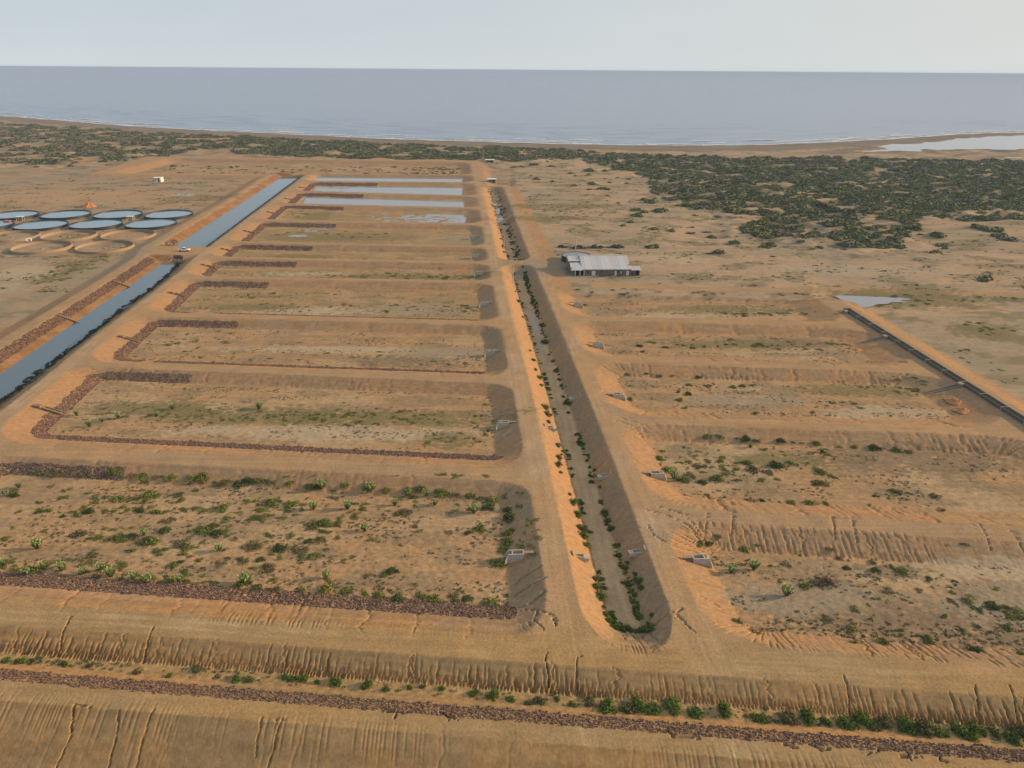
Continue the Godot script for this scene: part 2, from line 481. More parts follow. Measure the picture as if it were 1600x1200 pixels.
func make_pits() -> void:
	# ponds left of the drainage ditch, from the nearest to the farthest
	pit("P1", 1, 81.5, -0.0867, 125.6, -0.08, 2, 0.0, 1, 0.0, [9.3, 3.9, 9.0, 5.6])
	pit("P2", 1, 130.9, -0.08, 175.2, -0.082, 2, 0.0, 1, 0.0, [8.2, 3.9, 9.0, 5.6])
	pit("P3", 1, 179.8, -0.07, 222.7, -0.058, 2, 0.0, 1, 0.0, [7.5, 4.2, 8.6, 5.6])
	pit("P4", 1, 226.7, -0.058, 273.6, -0.03, 2, 0.0, 1, 0.0, [7.0, 4.6, 8.6, 5.8])
	pit("P5", 1, 277.4, -0.03, 304.0, -0.05, 2, 0.0, 1, 0.0, [6.0, 4.6, 8.6, 5.8])
	pit("P6", 1, 307.8, -0.05, 334.8, -0.05, 2, 0.0, 1, 0.0, [6.0, 4.6, 8.6, 5.8])
	pit("P7", 1, 338.6, -0.05, 388.0, -0.055, 2, 0.0, 1, 0.0, [6.0, 5.0, 8.6, 6.5])
	pit("P8", 1, 392.6, -0.055, 437.0, -0.085, 2, 0.0, 1, 0.0, [6.0, 6.0, 9.0, 7.0])
	pit("P9", 1, 441.0, -0.085, 481.0, -0.12, 2, 0.0, 1, 0.0, [6.0, 7.5, 10.0, 8.0])
	pit("P10", 1, 485.0, -0.12, 545.0, -0.02, 2, 0.0, 1, 0.0, [6.0, 9.0, 10.0, 8.0])
	pit("P11", 1, 550.0, -0.01, 589.0, -0.01, 2, 0.0, 1, 0.0, [8.0, 6.0, 5.0, 9.0])
	var b := pit("P12", 1, 594.0, 0.03, 673.0, -0.0566, 0, -324.0, 1, 0.0, [7.0, 9.0, 13.0, 9.0], 0.0)
	b.fine = 0.05
	# ponds right of it
	pit("Q1", 2, 84.2, -0.10, 115.0, -0.0956, 1, 23.7, 3, -2.0, [5.0, 5.4, 6.6, 9.0], -0.2)
	pit("Q2", 2, 120.0, -0.0956, 154.0, -0.06, 1, 23.7, 3, -2.0, [6.5, 4.8, 6.6, 9.0], -0.1)
	pit("Q3", 2, 158.6, -0.06, 192.4, -0.0635, 1, 23.7, 3, -2.0, [6.5, 4.8, 6.6, 10.0], -0.1)
	pit("Q4", 2, 197.0, -0.0635, 229.8, -0.053, 1, 23.7, 3, -2.0, [6.5, 5.2, 6.6, 11.0])
	pit("Q5", 2, 234.4, -0.053, 270.0, -0.076, 1, 23.7, 3, -4.0, [6.5, 5.6, 6.6, 11.0])
	# the drainage ditch in its two lengths
	pit("D1", 3, 79.9, -0.03, 304.0, 0.0, 1, 5.0, 1, 19.0, [8.0, 6.0, 5.1, 4.2], -1.0, 1.25)
	pit("D2", 3, 311.5, 0.0, 530.0, 0.0, 1, 5.0, 1, 19.0, [6.0, 6.0, 5.2, 4.4], -1.0, 1.25)
	# the narrow planted channel and the long face of the bank below the camera
	b = pit("C1", 4, 66.7, -0.0865, 76.95, -0.0835, 0, -420.0, 0, 420.0, [4.5, 3.5, 5.0, 5.0], 0.8)
	b.fine = 0.5; b.gully = 0.22
	b = pit("C2", 4, -90.0, 0.0, 63.8, -0.0816, 0, -420.0, 0, 420.0, [5.0, 15.0, 5.0, 5.0], -4.0)
	b.fine = 0.055; b.gully = 0.08
	for p in pits:
		if p.kind == 1 and p.called != "P12": p.floor_h = 0.4; p.rad = 1.32
		if p.kind == 2: p.floor_h = 0.55
		if p.kind == 3: p.fine = 0.25
		if p.kind == 2: p.fine = 0.30; p.gully = 0.4
	for k in [7, 8, 9]: pits[k].dish = 0.4
	pits[7].tilt = -0.0022; pits[7].tx = -60.0
	pits[9].tilt = -0.0012; pits[9].tx = -100.0

func tex(freq: float, oct: int, lo: Color, hi: Color, size := 512, sd := 1) -> ImageTexture:
	var n := FastNoiseLite.new()
	n.seed = sd; n.frequency = freq; n.fractal_octaves = oct; n.fractal_gain = 0.62
	var im := n.get_seamless_image(size, size)
	var out := Image.create(size, size, false, Image.FORMAT_RGB8)
	for y in size:
		for x in size:
			out.set_pixel(x, y, lo.lerp(hi, im.get_pixel(x, y).r))
	out.generate_mipmaps()
	return ImageTexture.create_from_image(out)

func bump(freq: float, oct: int, strength: float, size := 512, sd := 1) -> ImageTexture:
	var n := FastNoiseLite.new()
	n.seed = sd; n.frequency = freq; n.fractal_octaves = oct; n.fractal_gain = 0.6
	var im := n.get_seamless_image(size, size)
	im.convert(Image.FORMAT_RGBA8)
	im.bump_map_to_normal_map(strength)
	im.generate_mipmaps()
	return ImageTexture.create_from_image(im)

func mat(c: Color, rough := 0.9, vc := false) -> StandardMaterial3D:
	var m := StandardMaterial3D.new()
	m.albedo_color = c; m.roughness = rough
	m.vertex_color_use_as_albedo = vc
	m.cull_mode = BaseMaterial3D.CULL_DISABLED
	return m

func make_materials() -> void:
	var s := mat(Color.WHITE, 0.95, true)
	s.albedo_texture = tex(0.035, 6, Color(0.80, 0.79, 0.78), Color(1, 1, 1), 1024, 5)
	s.normal_enabled = true
	s.normal_texture = bump(0.05, 6, 7.0, 1024, 8)
	s.normal_scale = 0.2
	s.uv1_triplanar = true; s.uv1_world_triplanar = true
	s.uv1_scale = Vector3.ONE * 0.045
	s.metallic_specular = 0.08
	M["soil"] = s
	var w := mat(Color(0.29, 0.37, 0.43), 0.06)
	w.normal_enabled = true; w.normal_texture = bump(0.03, 3, 1.2, 512, 3); w.normal_scale = 0.12
	w.uv1_triplanar = true; w.uv1_world_triplanar = true; w.uv1_scale = Vector3.ONE * 0.11
	M["water"] = w
	var tw := w.duplicate(); tw.albedo_color = Color(0.42, 0.53, 0.60); M["tank_water"] = tw
	var t := mat(Color(0.50, 0.515, 0.54), 0.08)
	t.normal_enabled = true; t.normal_texture = w.normal_texture; t.normal_scale = 0.1
	t.uv1_triplanar = true; t.uv1_world_triplanar = true; t.uv1_scale = Vector3.ONE * 0.11
	M["shallow"] = t
	var mu := t.duplicate(); mu.albedo_color = Color(0.52, 0.43, 0.33); mu.roughness = 0.14; M["muddy_water"] = mu
	var e := mat(Color(0.49, 0.56, 0.65), 0.25)
	e.normal_enabled = true; e.normal_texture = bump(0.02, 5, 3.0, 1024, 12); e.normal_scale = 1.1
	e.uv1_triplanar = true; e.uv1_world_triplanar = true; e.uv1_scale = Vector3(0.006, 0.006, 0.014)
	M["sea"] = e
	M["foam"] = mat(Color(0.80, 0.82, 0.83), 0.8)
	M["stone"] = mat(Color.WHITE, 0.9, true)
	var lf := mat(Color.WHITE, 0.7, true)
	lf.metallic_specular = 0.12
	lf.backlight_enabled = true; lf.backlight = Color(0.12, 0.14, 0.04)
	M["leaf"] = lf
	M["twig"] = mat(Color(0.36, 0.28, 0.21), 0.95)
	var co := mat(Color(0.62, 0.59, 0.54), 0.9)
	co.albedo_texture = tex(0.03, 5, Color(0.72, 0.70, 0.67), Color(1, 1, 1), 256, 21)
	co.uv1_triplanar = true; co.uv1_world_triplanar = true; co.uv1_scale = Vector3.ONE * 0.3
	M["concrete"] = co
	var cd := co.duplicate(); cd.albedo_color = Color(0.45, 0.44, 0.41); M["concrete_dark"] = cd
	var cl := co.duplicate(); cl.albedo_color = Color(0.80, 0.77, 0.72); M["concrete_light"] = cl
	var cw := co.duplicate(); cw.albedo_color = Color(0.58, 0.50, 0.40); M["concrete_worn"] = cw
	M["ring"] = co.duplicate(); M["ring"].albedo_color = Color(0.66, 0.58, 0.48)
	M["liner"] = mat(Color(0.10, 0.12, 0.15), 0.45)
	M["plastic"] = mat(Color(0.075, 0.08, 0.09), 0.4)
	M["roof"] = mat(Color(0.76, 0.76, 0.77), 0.5); M["roof"].metallic = 0.15
	M["roof2"] = mat(Color(0.72, 0.725, 0.74), 0.5); M["roof2"].metallic = 0.15
	M["roof3"] = mat(Color(0.75, 0.73, 0.715), 0.55); M["roof3"].metallic = 0.12
	M["block"] = mat(Color(0.50, 0.47, 0.43), 0.95)
	M["block"].albedo_texture = co.albedo_texture; M["block"].uv1_triplanar = true; M["block"].uv1_world_triplanar = true
	M["cover"] = mat(Color(0.46, 0.49, 0.53), 0.4)
	M["dark"] = mat(Color(0.07, 0.065, 0.06), 0.8)
	M["white"] = mat(Color(0.86, 0.85, 0.83), 0.5)
	M["paint"] = mat(Color(0.88, 0.89, 0.89), 0.25); M["paint"].clearcoat_enabled = true
	M["glass"] = mat(Color(0.06, 0.07, 0.08), 0.08)
	M["rubber"] = mat(Color(0.06, 0.06, 0.06), 0.9)
	M["steel"] = mat(Color(0.55, 0.55, 0.55), 0.4); M["steel"].metallic = 0.8
	M["rust"] = mat(Color(0.36, 0.22, 0.14), 0.9)
	M["orange"] = mat(Color(0.75, 0.40, 0.27), 0.7)
	M["wood"] = mat(Color(0.50, 0.42, 0.33), 0.9)
	M["heap"] = mat(Color(0.66, 0.45, 0.28), 0.95)
	M["brush"] = mat(Color(0.27, 0.22, 0.20), 0.95)
	M["greenwall"] = mat(Color(0.42, 0.47, 0.43), 0.8)

# ---------- building helpers ----------
func begin() -> SurfaceTool:
	var st := SurfaceTool.new()
	st.begin(Mesh.PRIMITIVE_TRIANGLES)
	st.set_smooth_group(-1)
	return st

func tri(st: SurfaceTool, a: Vector3, b: Vector3, c: Vector3) -> void:
	st.add_vertex(a); st.add_vertex(b); st.add_vertex(c)

func quad(st: SurfaceTool, a: Vector3, b: Vector3, c: Vector3, d: Vector3) -> void:
	tri(st, a, b, c); tri(st, a, c, d)

func hexa(st: SurfaceTool, p: Array) -> void:
	# p: four corners of the bottom, then the four above them
	quad(st, p[3], p[2], p[1], p[0]); quad(st, p[4], p[5], p[6], p[7])
	for k in 4:
		var m := (k + 1) % 4
		quad(st, p[k], p[m], p[m + 4], p[k + 4])

func bx(st: SurfaceTool, c: Vector3, s: Vector3, b := Basis.IDENTITY) -> void:
	var p := []
	for y in [-0.5, 0.5]:
		for k in [[-0.5, -0.5], [-0.5, 0.5], [0.5, 0.5], [0.5, -0.5]]:
			p.append(c + b * (Vector3(k[0], y, k[1]) * s))
	hexa(st, p)

func tube(st: SurfaceTool, a: Vector3, b: Vector3, ra: float, rb: float, n := 6) -> void:
	var d := (b - a).normalized()
	var u := d.cross(Vector3.UP if absf(d.y) < 0.9 else Vector3.RIGHT).normalized()
	var v := d.cross(u)
	for k in n:
		var t0 := TAU * k / n
		var t1 := TAU * (k + 1) / n
		var p0 := u * cos(t0) + v * sin(t0)
		var p1 := u * cos(t1) + v * sin(t1)
		quad(st, a + p0 * ra, a + p1 * ra, b + p1 * rb, b + p0 * rb)
		tri(st, b, b + p0 * rb, b + p1 * rb)

func obj(called: String, st: SurfaceTool, m: Material, parent: Node = null) -> MeshInstance3D:
	st.generate_normals()
	var o := MeshInstance3D.new()
	o.mesh = st.commit()
	o.material_override = m
	if parent == null:
		o.name = numbered(called); add_child(o, true)
	else:
		o.name = called; parent.add_child(o, true)
	return o

func tag(o: Node, label: String, category: String, group := "") -> Node:
	o.set_meta("label", label); o.set_meta("category", category)
	if group != "": o.set_meta("group", group)
	return o

func thing(called: String, label: String, category: String, at: Vector3, turn := 0.0, group := "") -> Node3D:
	var o := Node3D.new()
	o.name = numbered(called)
	add_child(o, true)
	o.position = at; o.rotation.y = turn
	tag(o, label, category, group)
	return o

func copy(src: Node3D, called: String, label: String, at: Vector3, turn := 0.0, sc := Vector3.ONE) -> Node3D:
	var o: Node3D = src.duplicate()
	o.name = numbered(called)
	add_child(o, true)
	o.position = at; o.rotation = Vector3(0, turn, 0); o.scale = sc
	o.set_meta("label", label)
	return o

func stuff(called: String, mesh: Mesh, m: Material, xf: Array, cols: Array, label: String, category: String) -> void:
	var mm := MultiMesh.new()
	mm.transform_format = MultiMesh.TRANSFORM_3D
	mm.use_colors = true
	mm.mesh = mesh
	mm.instance_count = xf.size()
	for k in xf.size():
		mm.set_instance_transform(k, xf[k])
		mm.set_instance_color(k, cols[k])
	var o := MultiMeshInstance3D.new()
	o.multimesh = mm
	o.material_override = m
	o.name = numbered(called)
	o.set_meta("kind", "stuff")
	add_child(o, true)
	tag(o, label, category)

func at3(X: float, F: float, up := 0.0) -> Vector3:
	return Vector3(X, ground(X, F) + up, -F)

func sheet(called: String, pts: Array, y: float, m: Material) -> void:
	# a level sheet of water with a slightly uneven outline
	var poly := PackedVector2Array()
	for p in pts: poly.append(p)
	var tris := Geometry2D.triangulate_polygon(poly)
	var st := begin()
	for k in range(0, tris.size(), 3):
		tri(st, Vector3(poly[tris[k]].x, y, -poly[tris[k]].y), Vector3(poly[tris[k + 1]].x, y, -poly[tris[k + 1]].y), Vector3(poly[tris[k + 2]].x, y, -poly[tris[k + 2]].y))
	var o := obj(called, st, m)
	o.set_meta("kind", "structure")

func leaf_cloud(n: int, r: Vector3, size: float, cols: Array, sd: int, shell := 0.45, stretch := 1.6) -> SurfaceTool:
	# many leaf-sized faces through an uneven mound
	var g := RandomNumberGenerator.new()
	g.seed = sd
	var st := SurfaceTool.new()
	st.begin(Mesh.PRIMITIVE_TRIANGLES)
	var lumps := []
	for k in 7:
		var a := TAU * k / 7.0 + g.randf() * 0.8
		var d := g.randf_range(0.2, 0.75) if k > 0 else 0.0
		lumps.append(Vector3(cos(a) * d, 0.0, sin(a) * d))
	for k in n:
		var l: Vector3 = lumps[g.randi() % lumps.size()]
		var v := Vector3(g.randfn(), absf(g.randfn()), g.randfn()).normalized() * lerpf(shell, 1.0, g.randf())
		var lr := g.randf_range(0.38, 0.62)
		var c := Vector3(l.x + v.x * lr, v.y * lerpf(1.0, 0.55, Vector2(l.x, l.z).length()), l.z + v.z * lr) * r
		var nrm := (v + Vector3(g.randfn(), g.randfn() + 0.5, g.randfn()) * 0.6).normalized()
		var u := nrm.cross(Vector3(g.randfn(), g.randfn(), g.randfn())).normalized()
		var w := nrm.cross(u) * size * 0.5 * g.randf_range(0.7, 1.3)
		u = u * size * stretch * 0.5 * g.randf_range(0.7, 1.3)
		var col: Color = cols[g.randi() % cols.size()]
		st.set_color(col); st.set_normal(nrm)
		for p in [c - u, c + w, c + u, c - u, c + u, c - w]: st.add_vertex(p)
	return st

func ordinal(n: int) -> String:
	var w := ["first", "second", "third", "fourth", "fifth", "sixth", "seventh", "eighth", "ninth", "tenth", "eleventh", "twelfth"]
	if n <= 12: return w[n - 1]
	var s := "th"
	if n % 100 < 11 or n % 100 > 13: s = {1: "st", 2: "nd", 3: "rd"}.get(n % 10, "th")
	return str(n) + s

func sky_picture() -> ImageTexture:
	var im := Image.create(512, 256, false, Image.FORMAT_RGBF)
	var n := FastNoiseLite.new(); n.seed = 4; n.frequency = 1.1; n.fractal_octaves = 4
	var sun := Vector3(sin(deg_to_rad(82.0)) * cos(deg_to_rad(18.5)), sin(deg_to_rad(18.5)), -cos(deg_to_rad(82.0)) * cos(deg_to_rad(18.5)))
	for y in 256:
		var el := (0.5 - (y + 0.5) / 256.0) * PI
		for x in 512:
			var az := (x + 0.5) / 512.0 * TAU
			var d := Vector3(sin(az) * cos(el), sin(el), -cos(az) * cos(el))
			var t := clampf(sin(maxf(el, 0.0)), 0.0, 1.0)
			var horizon := Color(0.53, 0.605, 0.645)
			var zenith := Color(0.37, 0.455, 0.55)
			var c := horizon.lerp(zenith, 1.0 - pow(1.0 - t, 2.2))
			var glow := clampf(d.dot(sun) * 0.5 + 0.5, 0.0, 1.0)
			c = c.lerp(Color(0.84, 0.77, 0.665), 0.85 * pow(glow, 3.2))
			c = c.lerp(Color(0.66, 0.685, 0.69), 0.5 * exp(-maxf(el, 0.0) / 0.035))
			var thin := clampf(n.get_noise_3d(d.x * 2.0, d.y * 9.0, d.z * 2.0) * 1.2, -0.3, 0.5)
			c = c * (1.0 + 0.05 * thin)
			im.set_pixel(x, y, c)
	return ImageTexture.create_from_image(im)

func _ready() -> void:
	# camera
	var cam := Camera3D.new()
	cam.name = "camera"
	cam.fov = rad_to_deg(2.0 * atan(600.0 / 1109.0))
	cam.near = 1.0; cam.far = 90000.0
	cam.position = Vector3(0, 80, 0)
	cam.basis = Basis(Vector3.RIGHT, deg_to_rad(-23.88)) * Basis(Vector3.BACK, deg_to_rad(0.43))
	add_child(cam)
	cam.current = true
	# sky, sun, exposure
	var env := Environment.new()
	env.background_mode = Environment.BG_SKY
	var sk := Sky.new()
	var pm := PanoramaSkyMaterial.new()
	pm.panorama = sky_picture()
	sk.sky_material = pm
	env.sky = sk
	env.ambient_light_source = Environment.AMBIENT_SOURCE_SKY
	env.tonemap_mode = Environment.TONE_MAPPER_LINEAR
	env.tonemap_exposure = 1.2
	env.background_energy_multiplier = 0.88
	env.fog_enabled = true
	env.fog_density = 0.00012
	env.fog_light_color = Color(0.74, 0.85, 1.0)
	env.sdfgi_enabled = true; env.ssao_enabled = true; env.ssil_enabled = true
	var we := WorldEnvironment.new()
	we.environment = env
	we.name = "world"
	add_child(we)
	var sun := DirectionalLight3D.new()
	sun.name = "sun"
	sun.light_energy = 1.6
	sun.light_color = Color(1.0, 0.84, 0.64)
	sun.light_angular_distance = 2.0
	sun.shadow_enabled = true
	sun.rotation = Vector3(deg_to_rad(-18.5), deg_to_rad(98.0), 0)
	add_child(sun)

	var t0 := Time.get_ticks_msec()
	nz.seed = 7; nz.frequency = 1.0; nz.noise_type = FastNoiseLite.TYPE_SIMPLEX; nz.fractal_type = FastNoiseLite.FRACTAL_NONE
	nf.seed = 21; nf.frequency = 1.0; nf.noise_type = FastNoiseLite.TYPE_SIMPLEX_SMOOTH; nf.fractal_type = FastNoiseLite.FRACTAL_FBM; nf.fractal_octaves = 4; nf.fractal_gain = 0.6
	rng.seed = 11
	t0 = Time.get_ticks_msec()
	make_materials()
	print("materials ", Time.get_ticks_msec() - t0)
	make_pits()
	t0 = Time.get_ticks_msec()
	make_blobs()
	make_cracks()
	terrain()
	print("terrain ", Time.get_ticks_msec() - t0)
	waters()
	t0 = Time.get_ticks_msec()
	riprap()
	print("riprap ", Time.get_ticks_msec() - t0)
	t0 = Time.get_ticks_msec()
	structures()
	print("structures ", Time.get_ticks_msec() - t0)
	t0 = Time.get_ticks_msec()
	plants()
	print("plants ", Time.get_ticks_msec() - t0)

func make_blobs() -> void:
	var gray := Color(0.33, 0.28, 0.215)
	var pale := Color(0.47, 0.39, 0.29)
	var olive := Color(0.22, 0.19, 0.10)
	var damp := Color(0.24, 0.185, 0.13)
	blobs = [[-30.0, 158.0, 34.0, 5.0, olive], [-62.0, 159.0, 30.0, 6.0, olive], [-45.0, 150.0, 40.0, 4.0, pale], [-14.0, 147.0, 7.0, 4.0, olive],
		[-90.0, 163.0, 18.0, 5.0, olive], [-30.0, 196.0, 18.0, 6.0, damp], [-55.0, 205.0, 40.0, 3.0, pale], [-20.0, 203.0, 16.0, 5.0, gray],
		[-70.0, 243.0, 30.0, 5.0, pale], [-95.0, 247.0, 18.0, 4.0, olive], [-30.0, 246.0, 20.0, 7.0, gray], [-40.0, 290.0, 40.0, 4.0, olive], [-90.0, 293.0, 20.0, 4.0, pale],
		[-100.0, 322.0, 20.0, 6.0, olive], [-90.0, 365.0, 38.0, 12.0, olive], [-25.0, 360.0, 14.0, 10.0, gray], [-40.0, 408.0, 34.0, 8.0, Color(0.34, 0.22, 0.16)], [-115.0, 420.0, 10.0, 14.0, olive],
		[70.0, 88.0, 26.0, 5.5, damp], [95.0, 92.0, 30.0, 7.0, gray], [88.0, 101.0, 20.0, 3.0, pale], [48.0, 93.0, 14.0, 4.0, gray], [66.0, 100.0, 6.0, 2.0, damp],
		[90.0, 139.0, 26.0, 6.0, damp], [60.0, 138.0, 14.0, 3.0, olive], [62.0, 170.0, 20.0, 3.0, gray], [95.0, 163.0, 16.0, 4.0, pale], [92.0, 177.0, 18.0, 4.0, olive],
		[72.0, 212.0, 24.0, 5.0, olive], [90.0, 213.0, 14.0, 5.0, damp], [78.0, 247.0, 30.0, 5.0, olive], [55.0, 240.0, 20.0, 3.0, pale],
		[-215.0, 262.0, 30.0, 16.0, pale], [-188.0, 298.0, 10.0, 26.0, olive], [-205.0, 290.0, 14.0, 14.0, pale], [-190.0, 225.0, 12.0, 40.0, gray], [-176.0, 300.0, 9.0, 60.0, gray],
		[-215.0, 480.0, 34.0, 14.0, olive], [-290.0, 480.0, 70.0, 30.0, Color(0.46, 0.32, 0.195)], [-350.0, 560.0, 60.0, 14.0, gray], [-225.0, 490.0, 10.0, 3.0, pale],
		[150.0, 262.0, 34.0, 13.0, olive], [160.0, 225.0, 14.0, 10.0, olive], [185.0, 200.0, 18.0, 12.0, olive], [138.0, 200.0, 5.0, 12.0, gray],
		[12.0, 300.0, 16.0, 14.0, Color(0.33, 0.265, 0.2)], [70.0, 318.0, 20.0, 10.0, pale], [150.0, 300.0, 40.0, 10.0, Color(0.44, 0.37, 0.29)],
		[30.0, 450.0, 40.0, 10.0, olive], [20.0, 410.0, 30.0, 8.0, olive]]

func make_cracks() -> void:
	for c in [[0.20, 1.00, -55.7, 68.5, -57.8, 68.7, -56.5, 65.1, -56.7, 62.3, -56.7, 59.8],
	[0.17, 0.80, -51.5, 68.0, -50.6, 65.2, -50.0, 60.2],
	[0.16, 0.45, -46.8, 68.2, -47.1, 66.2, -46.5, 60.2],
	[0.18, 0.50, -29.7, 66.9, -29.8, 64.9, -30.0, 59.9],
	[0.20, 0.40, -30.5, 66.7, -28.4, 66.5],
	[0.20, 0.40, -32.3, 67.0, -32.1, 64.3, -32.0, 62.6],
	[0.30, 0.90, -16.1, 68.0, -14.9, 68.1, -15.0, 66.9],
	[0.26, 0.90, -14.9, 68.1, -13.7, 67.9],
	[0.30, 0.90, -9.0, 68.0, -8.3, 68.0, -7.8, 66.8],
	[0.25, 0.60, -8.3, 67.8, -6.8, 66.7],
	[0.30, 0.50, -8.1, 68.2, -6.5, 67.3],
	[0.26, 0.90, 20.3, 65.7, 20.7, 64.5, 22.3, 64.4, 24.1, 64.3],
	[0.26, 0.90, 34.7, 63.5, 35.7, 63.2, 36.5, 63.0],
	[0.30, 0.90, 38.0, 63.6, 38.8, 62.8, 40.3, 63.0],
	[0.26, 0.90, 46.5, 63.4, 45.9, 62.3, 44.4, 62.4],
	[0.30, 0.90, 49.8, 62.4, 49.6, 61.3],
	[0.26, 0.90, 48.6, 61.9, 51.1, 61.8],
	[0.26, 0.90, 53.5, 62.2, 53.3, 61.5, 54.1, 61.3],
	[0.19, 0.90, 10.9, 78.1, 9.6, 77.7, 9.4, 72.7],
	[0.19, 0.90, 5.5, 78.5, 5.1, 77.4, 5.6, 73.0],
	[0.19, 0.90, -54.0, 83.3, -53.3, 77.7],
	[0.19, 0.90, -67.8, 85.2, -66.3, 79.0],
	[0.19, 0.90, 47.0, 74.9, 45.9, 69.2],
	[0.19, 0.90, 64.4, 73.2, 62.8, 68.3],
	[0.19, 0.90, 69.3, 73.3, 67.8, 68.6],
	[0.24, 0.80, 5.9, 95.3, 3.4, 94.5, 0.8, 92.9],
	[0.24, 0.80, 5.7, 92.1, 2.8, 89.8, 0.3, 89.8],
	[0.26, 0.80, 6.9, 84.1, 6.8, 86.1, 4.3, 87.8, 2.3, 89.0, 0.3, 88.2],
	[0.24, 0.80, 4.3, 87.8, 3.8, 85.4, 5.2, 83.1],
	[0.24, 0.80, 5.2, 98.5, 2.6, 97.1, 0.9, 95.9],
	[0.20, 0.50, 2.9, 85.3, 3.4, 84.0],
	[0.35, 0.70, 27.0, 88.1, 26.3, 87.5, 23.9, 87.0, 21.2, 86.0],
	[0.30, 0.50, 26.0, 86.7, 26.8, 84.9, 27.9, 82.9],
	[0.20, 0.40, 17.4, 84.6, 17.5, 82.5],
	[0.20, 0.40, 19.0, 84.6, 19.1, 82.2],
	[0.20, 0.40, 20.4, 84.6, 20.5, 82.0],
	[0.20, 0.40, 21.6, 84.7, 22.1, 82.2],
	[0.20, 0.40, 24.9, 89.7, 21.8, 88.2],
	[0.22, 0.55, 61.4, 114.4, 59.4, 107.3],
	[0.22, 0.55, 64.9, 113.8, 63.1, 106.9],
	[0.22, 0.55, 88.4, 112.2, 86.1, 104.6],
	[0.22, 0.55, 93.4, 112.1, 91.7, 104.3],
	[0.22, 0.55, 38.1, 115.8, 35.5, 107.6],
	[0.22, 0.55, 43.0, 115.6, 40.6, 108.2],
	[0.22, 0.42, 25.0, 116.0, 29.6, 113.9, 33.2, 110.6, 34.8, 107.1],
	[0.22, 0.42, 28.9, 116.5, 33.3, 113.9, 35.3, 107.9],
	[0.22, 0.42, 30.6, 115.8, 35.0, 113.3, 35.7, 107.7],
	[0.22, 0.42, 25.0, 153.8, 29.2, 150.9, 31.6, 145.1],
	[0.22, 0.42, 27.0, 154.9, 30.9, 152.2, 32.4, 145.2],
	[0.22, 0.42, 25.4, 110.5, 26.2, 107.2, 27.9, 105.3],
	[0.22, 0.42, 29.3, 129.5, 31.5, 123.4, 35.5, 121.1],
	[0.22, 0.42, 30.5, 91.6, 32.4, 91.0, 34.2, 89.2]]:
		for k in range(2, c.size() - 2, 2):
			var x0 := minf(c[k], c[k + 2]) - 1.5
			var x1 := maxf(c[k], c[k + 2]) + 1.5
			var n := float(c.size() - 4) * 0.5 + 0.001
			var w0: float = c[0] * lerpf(0.8, 0.25, (k - 2) * 0.5 / (n + 1.0))
			var w1: float = c[0] * lerpf(0.8, 0.25, k * 0.5 / (n + 1.0))
			cracks.append([c[k], c[k + 1], c[k + 2], c[k + 3], w0, c[1], minf(c[k + 1], c[k + 3]) - 1.5, maxf(c[k + 1], c[k + 3]) + 1.5, x0, x1, w1])

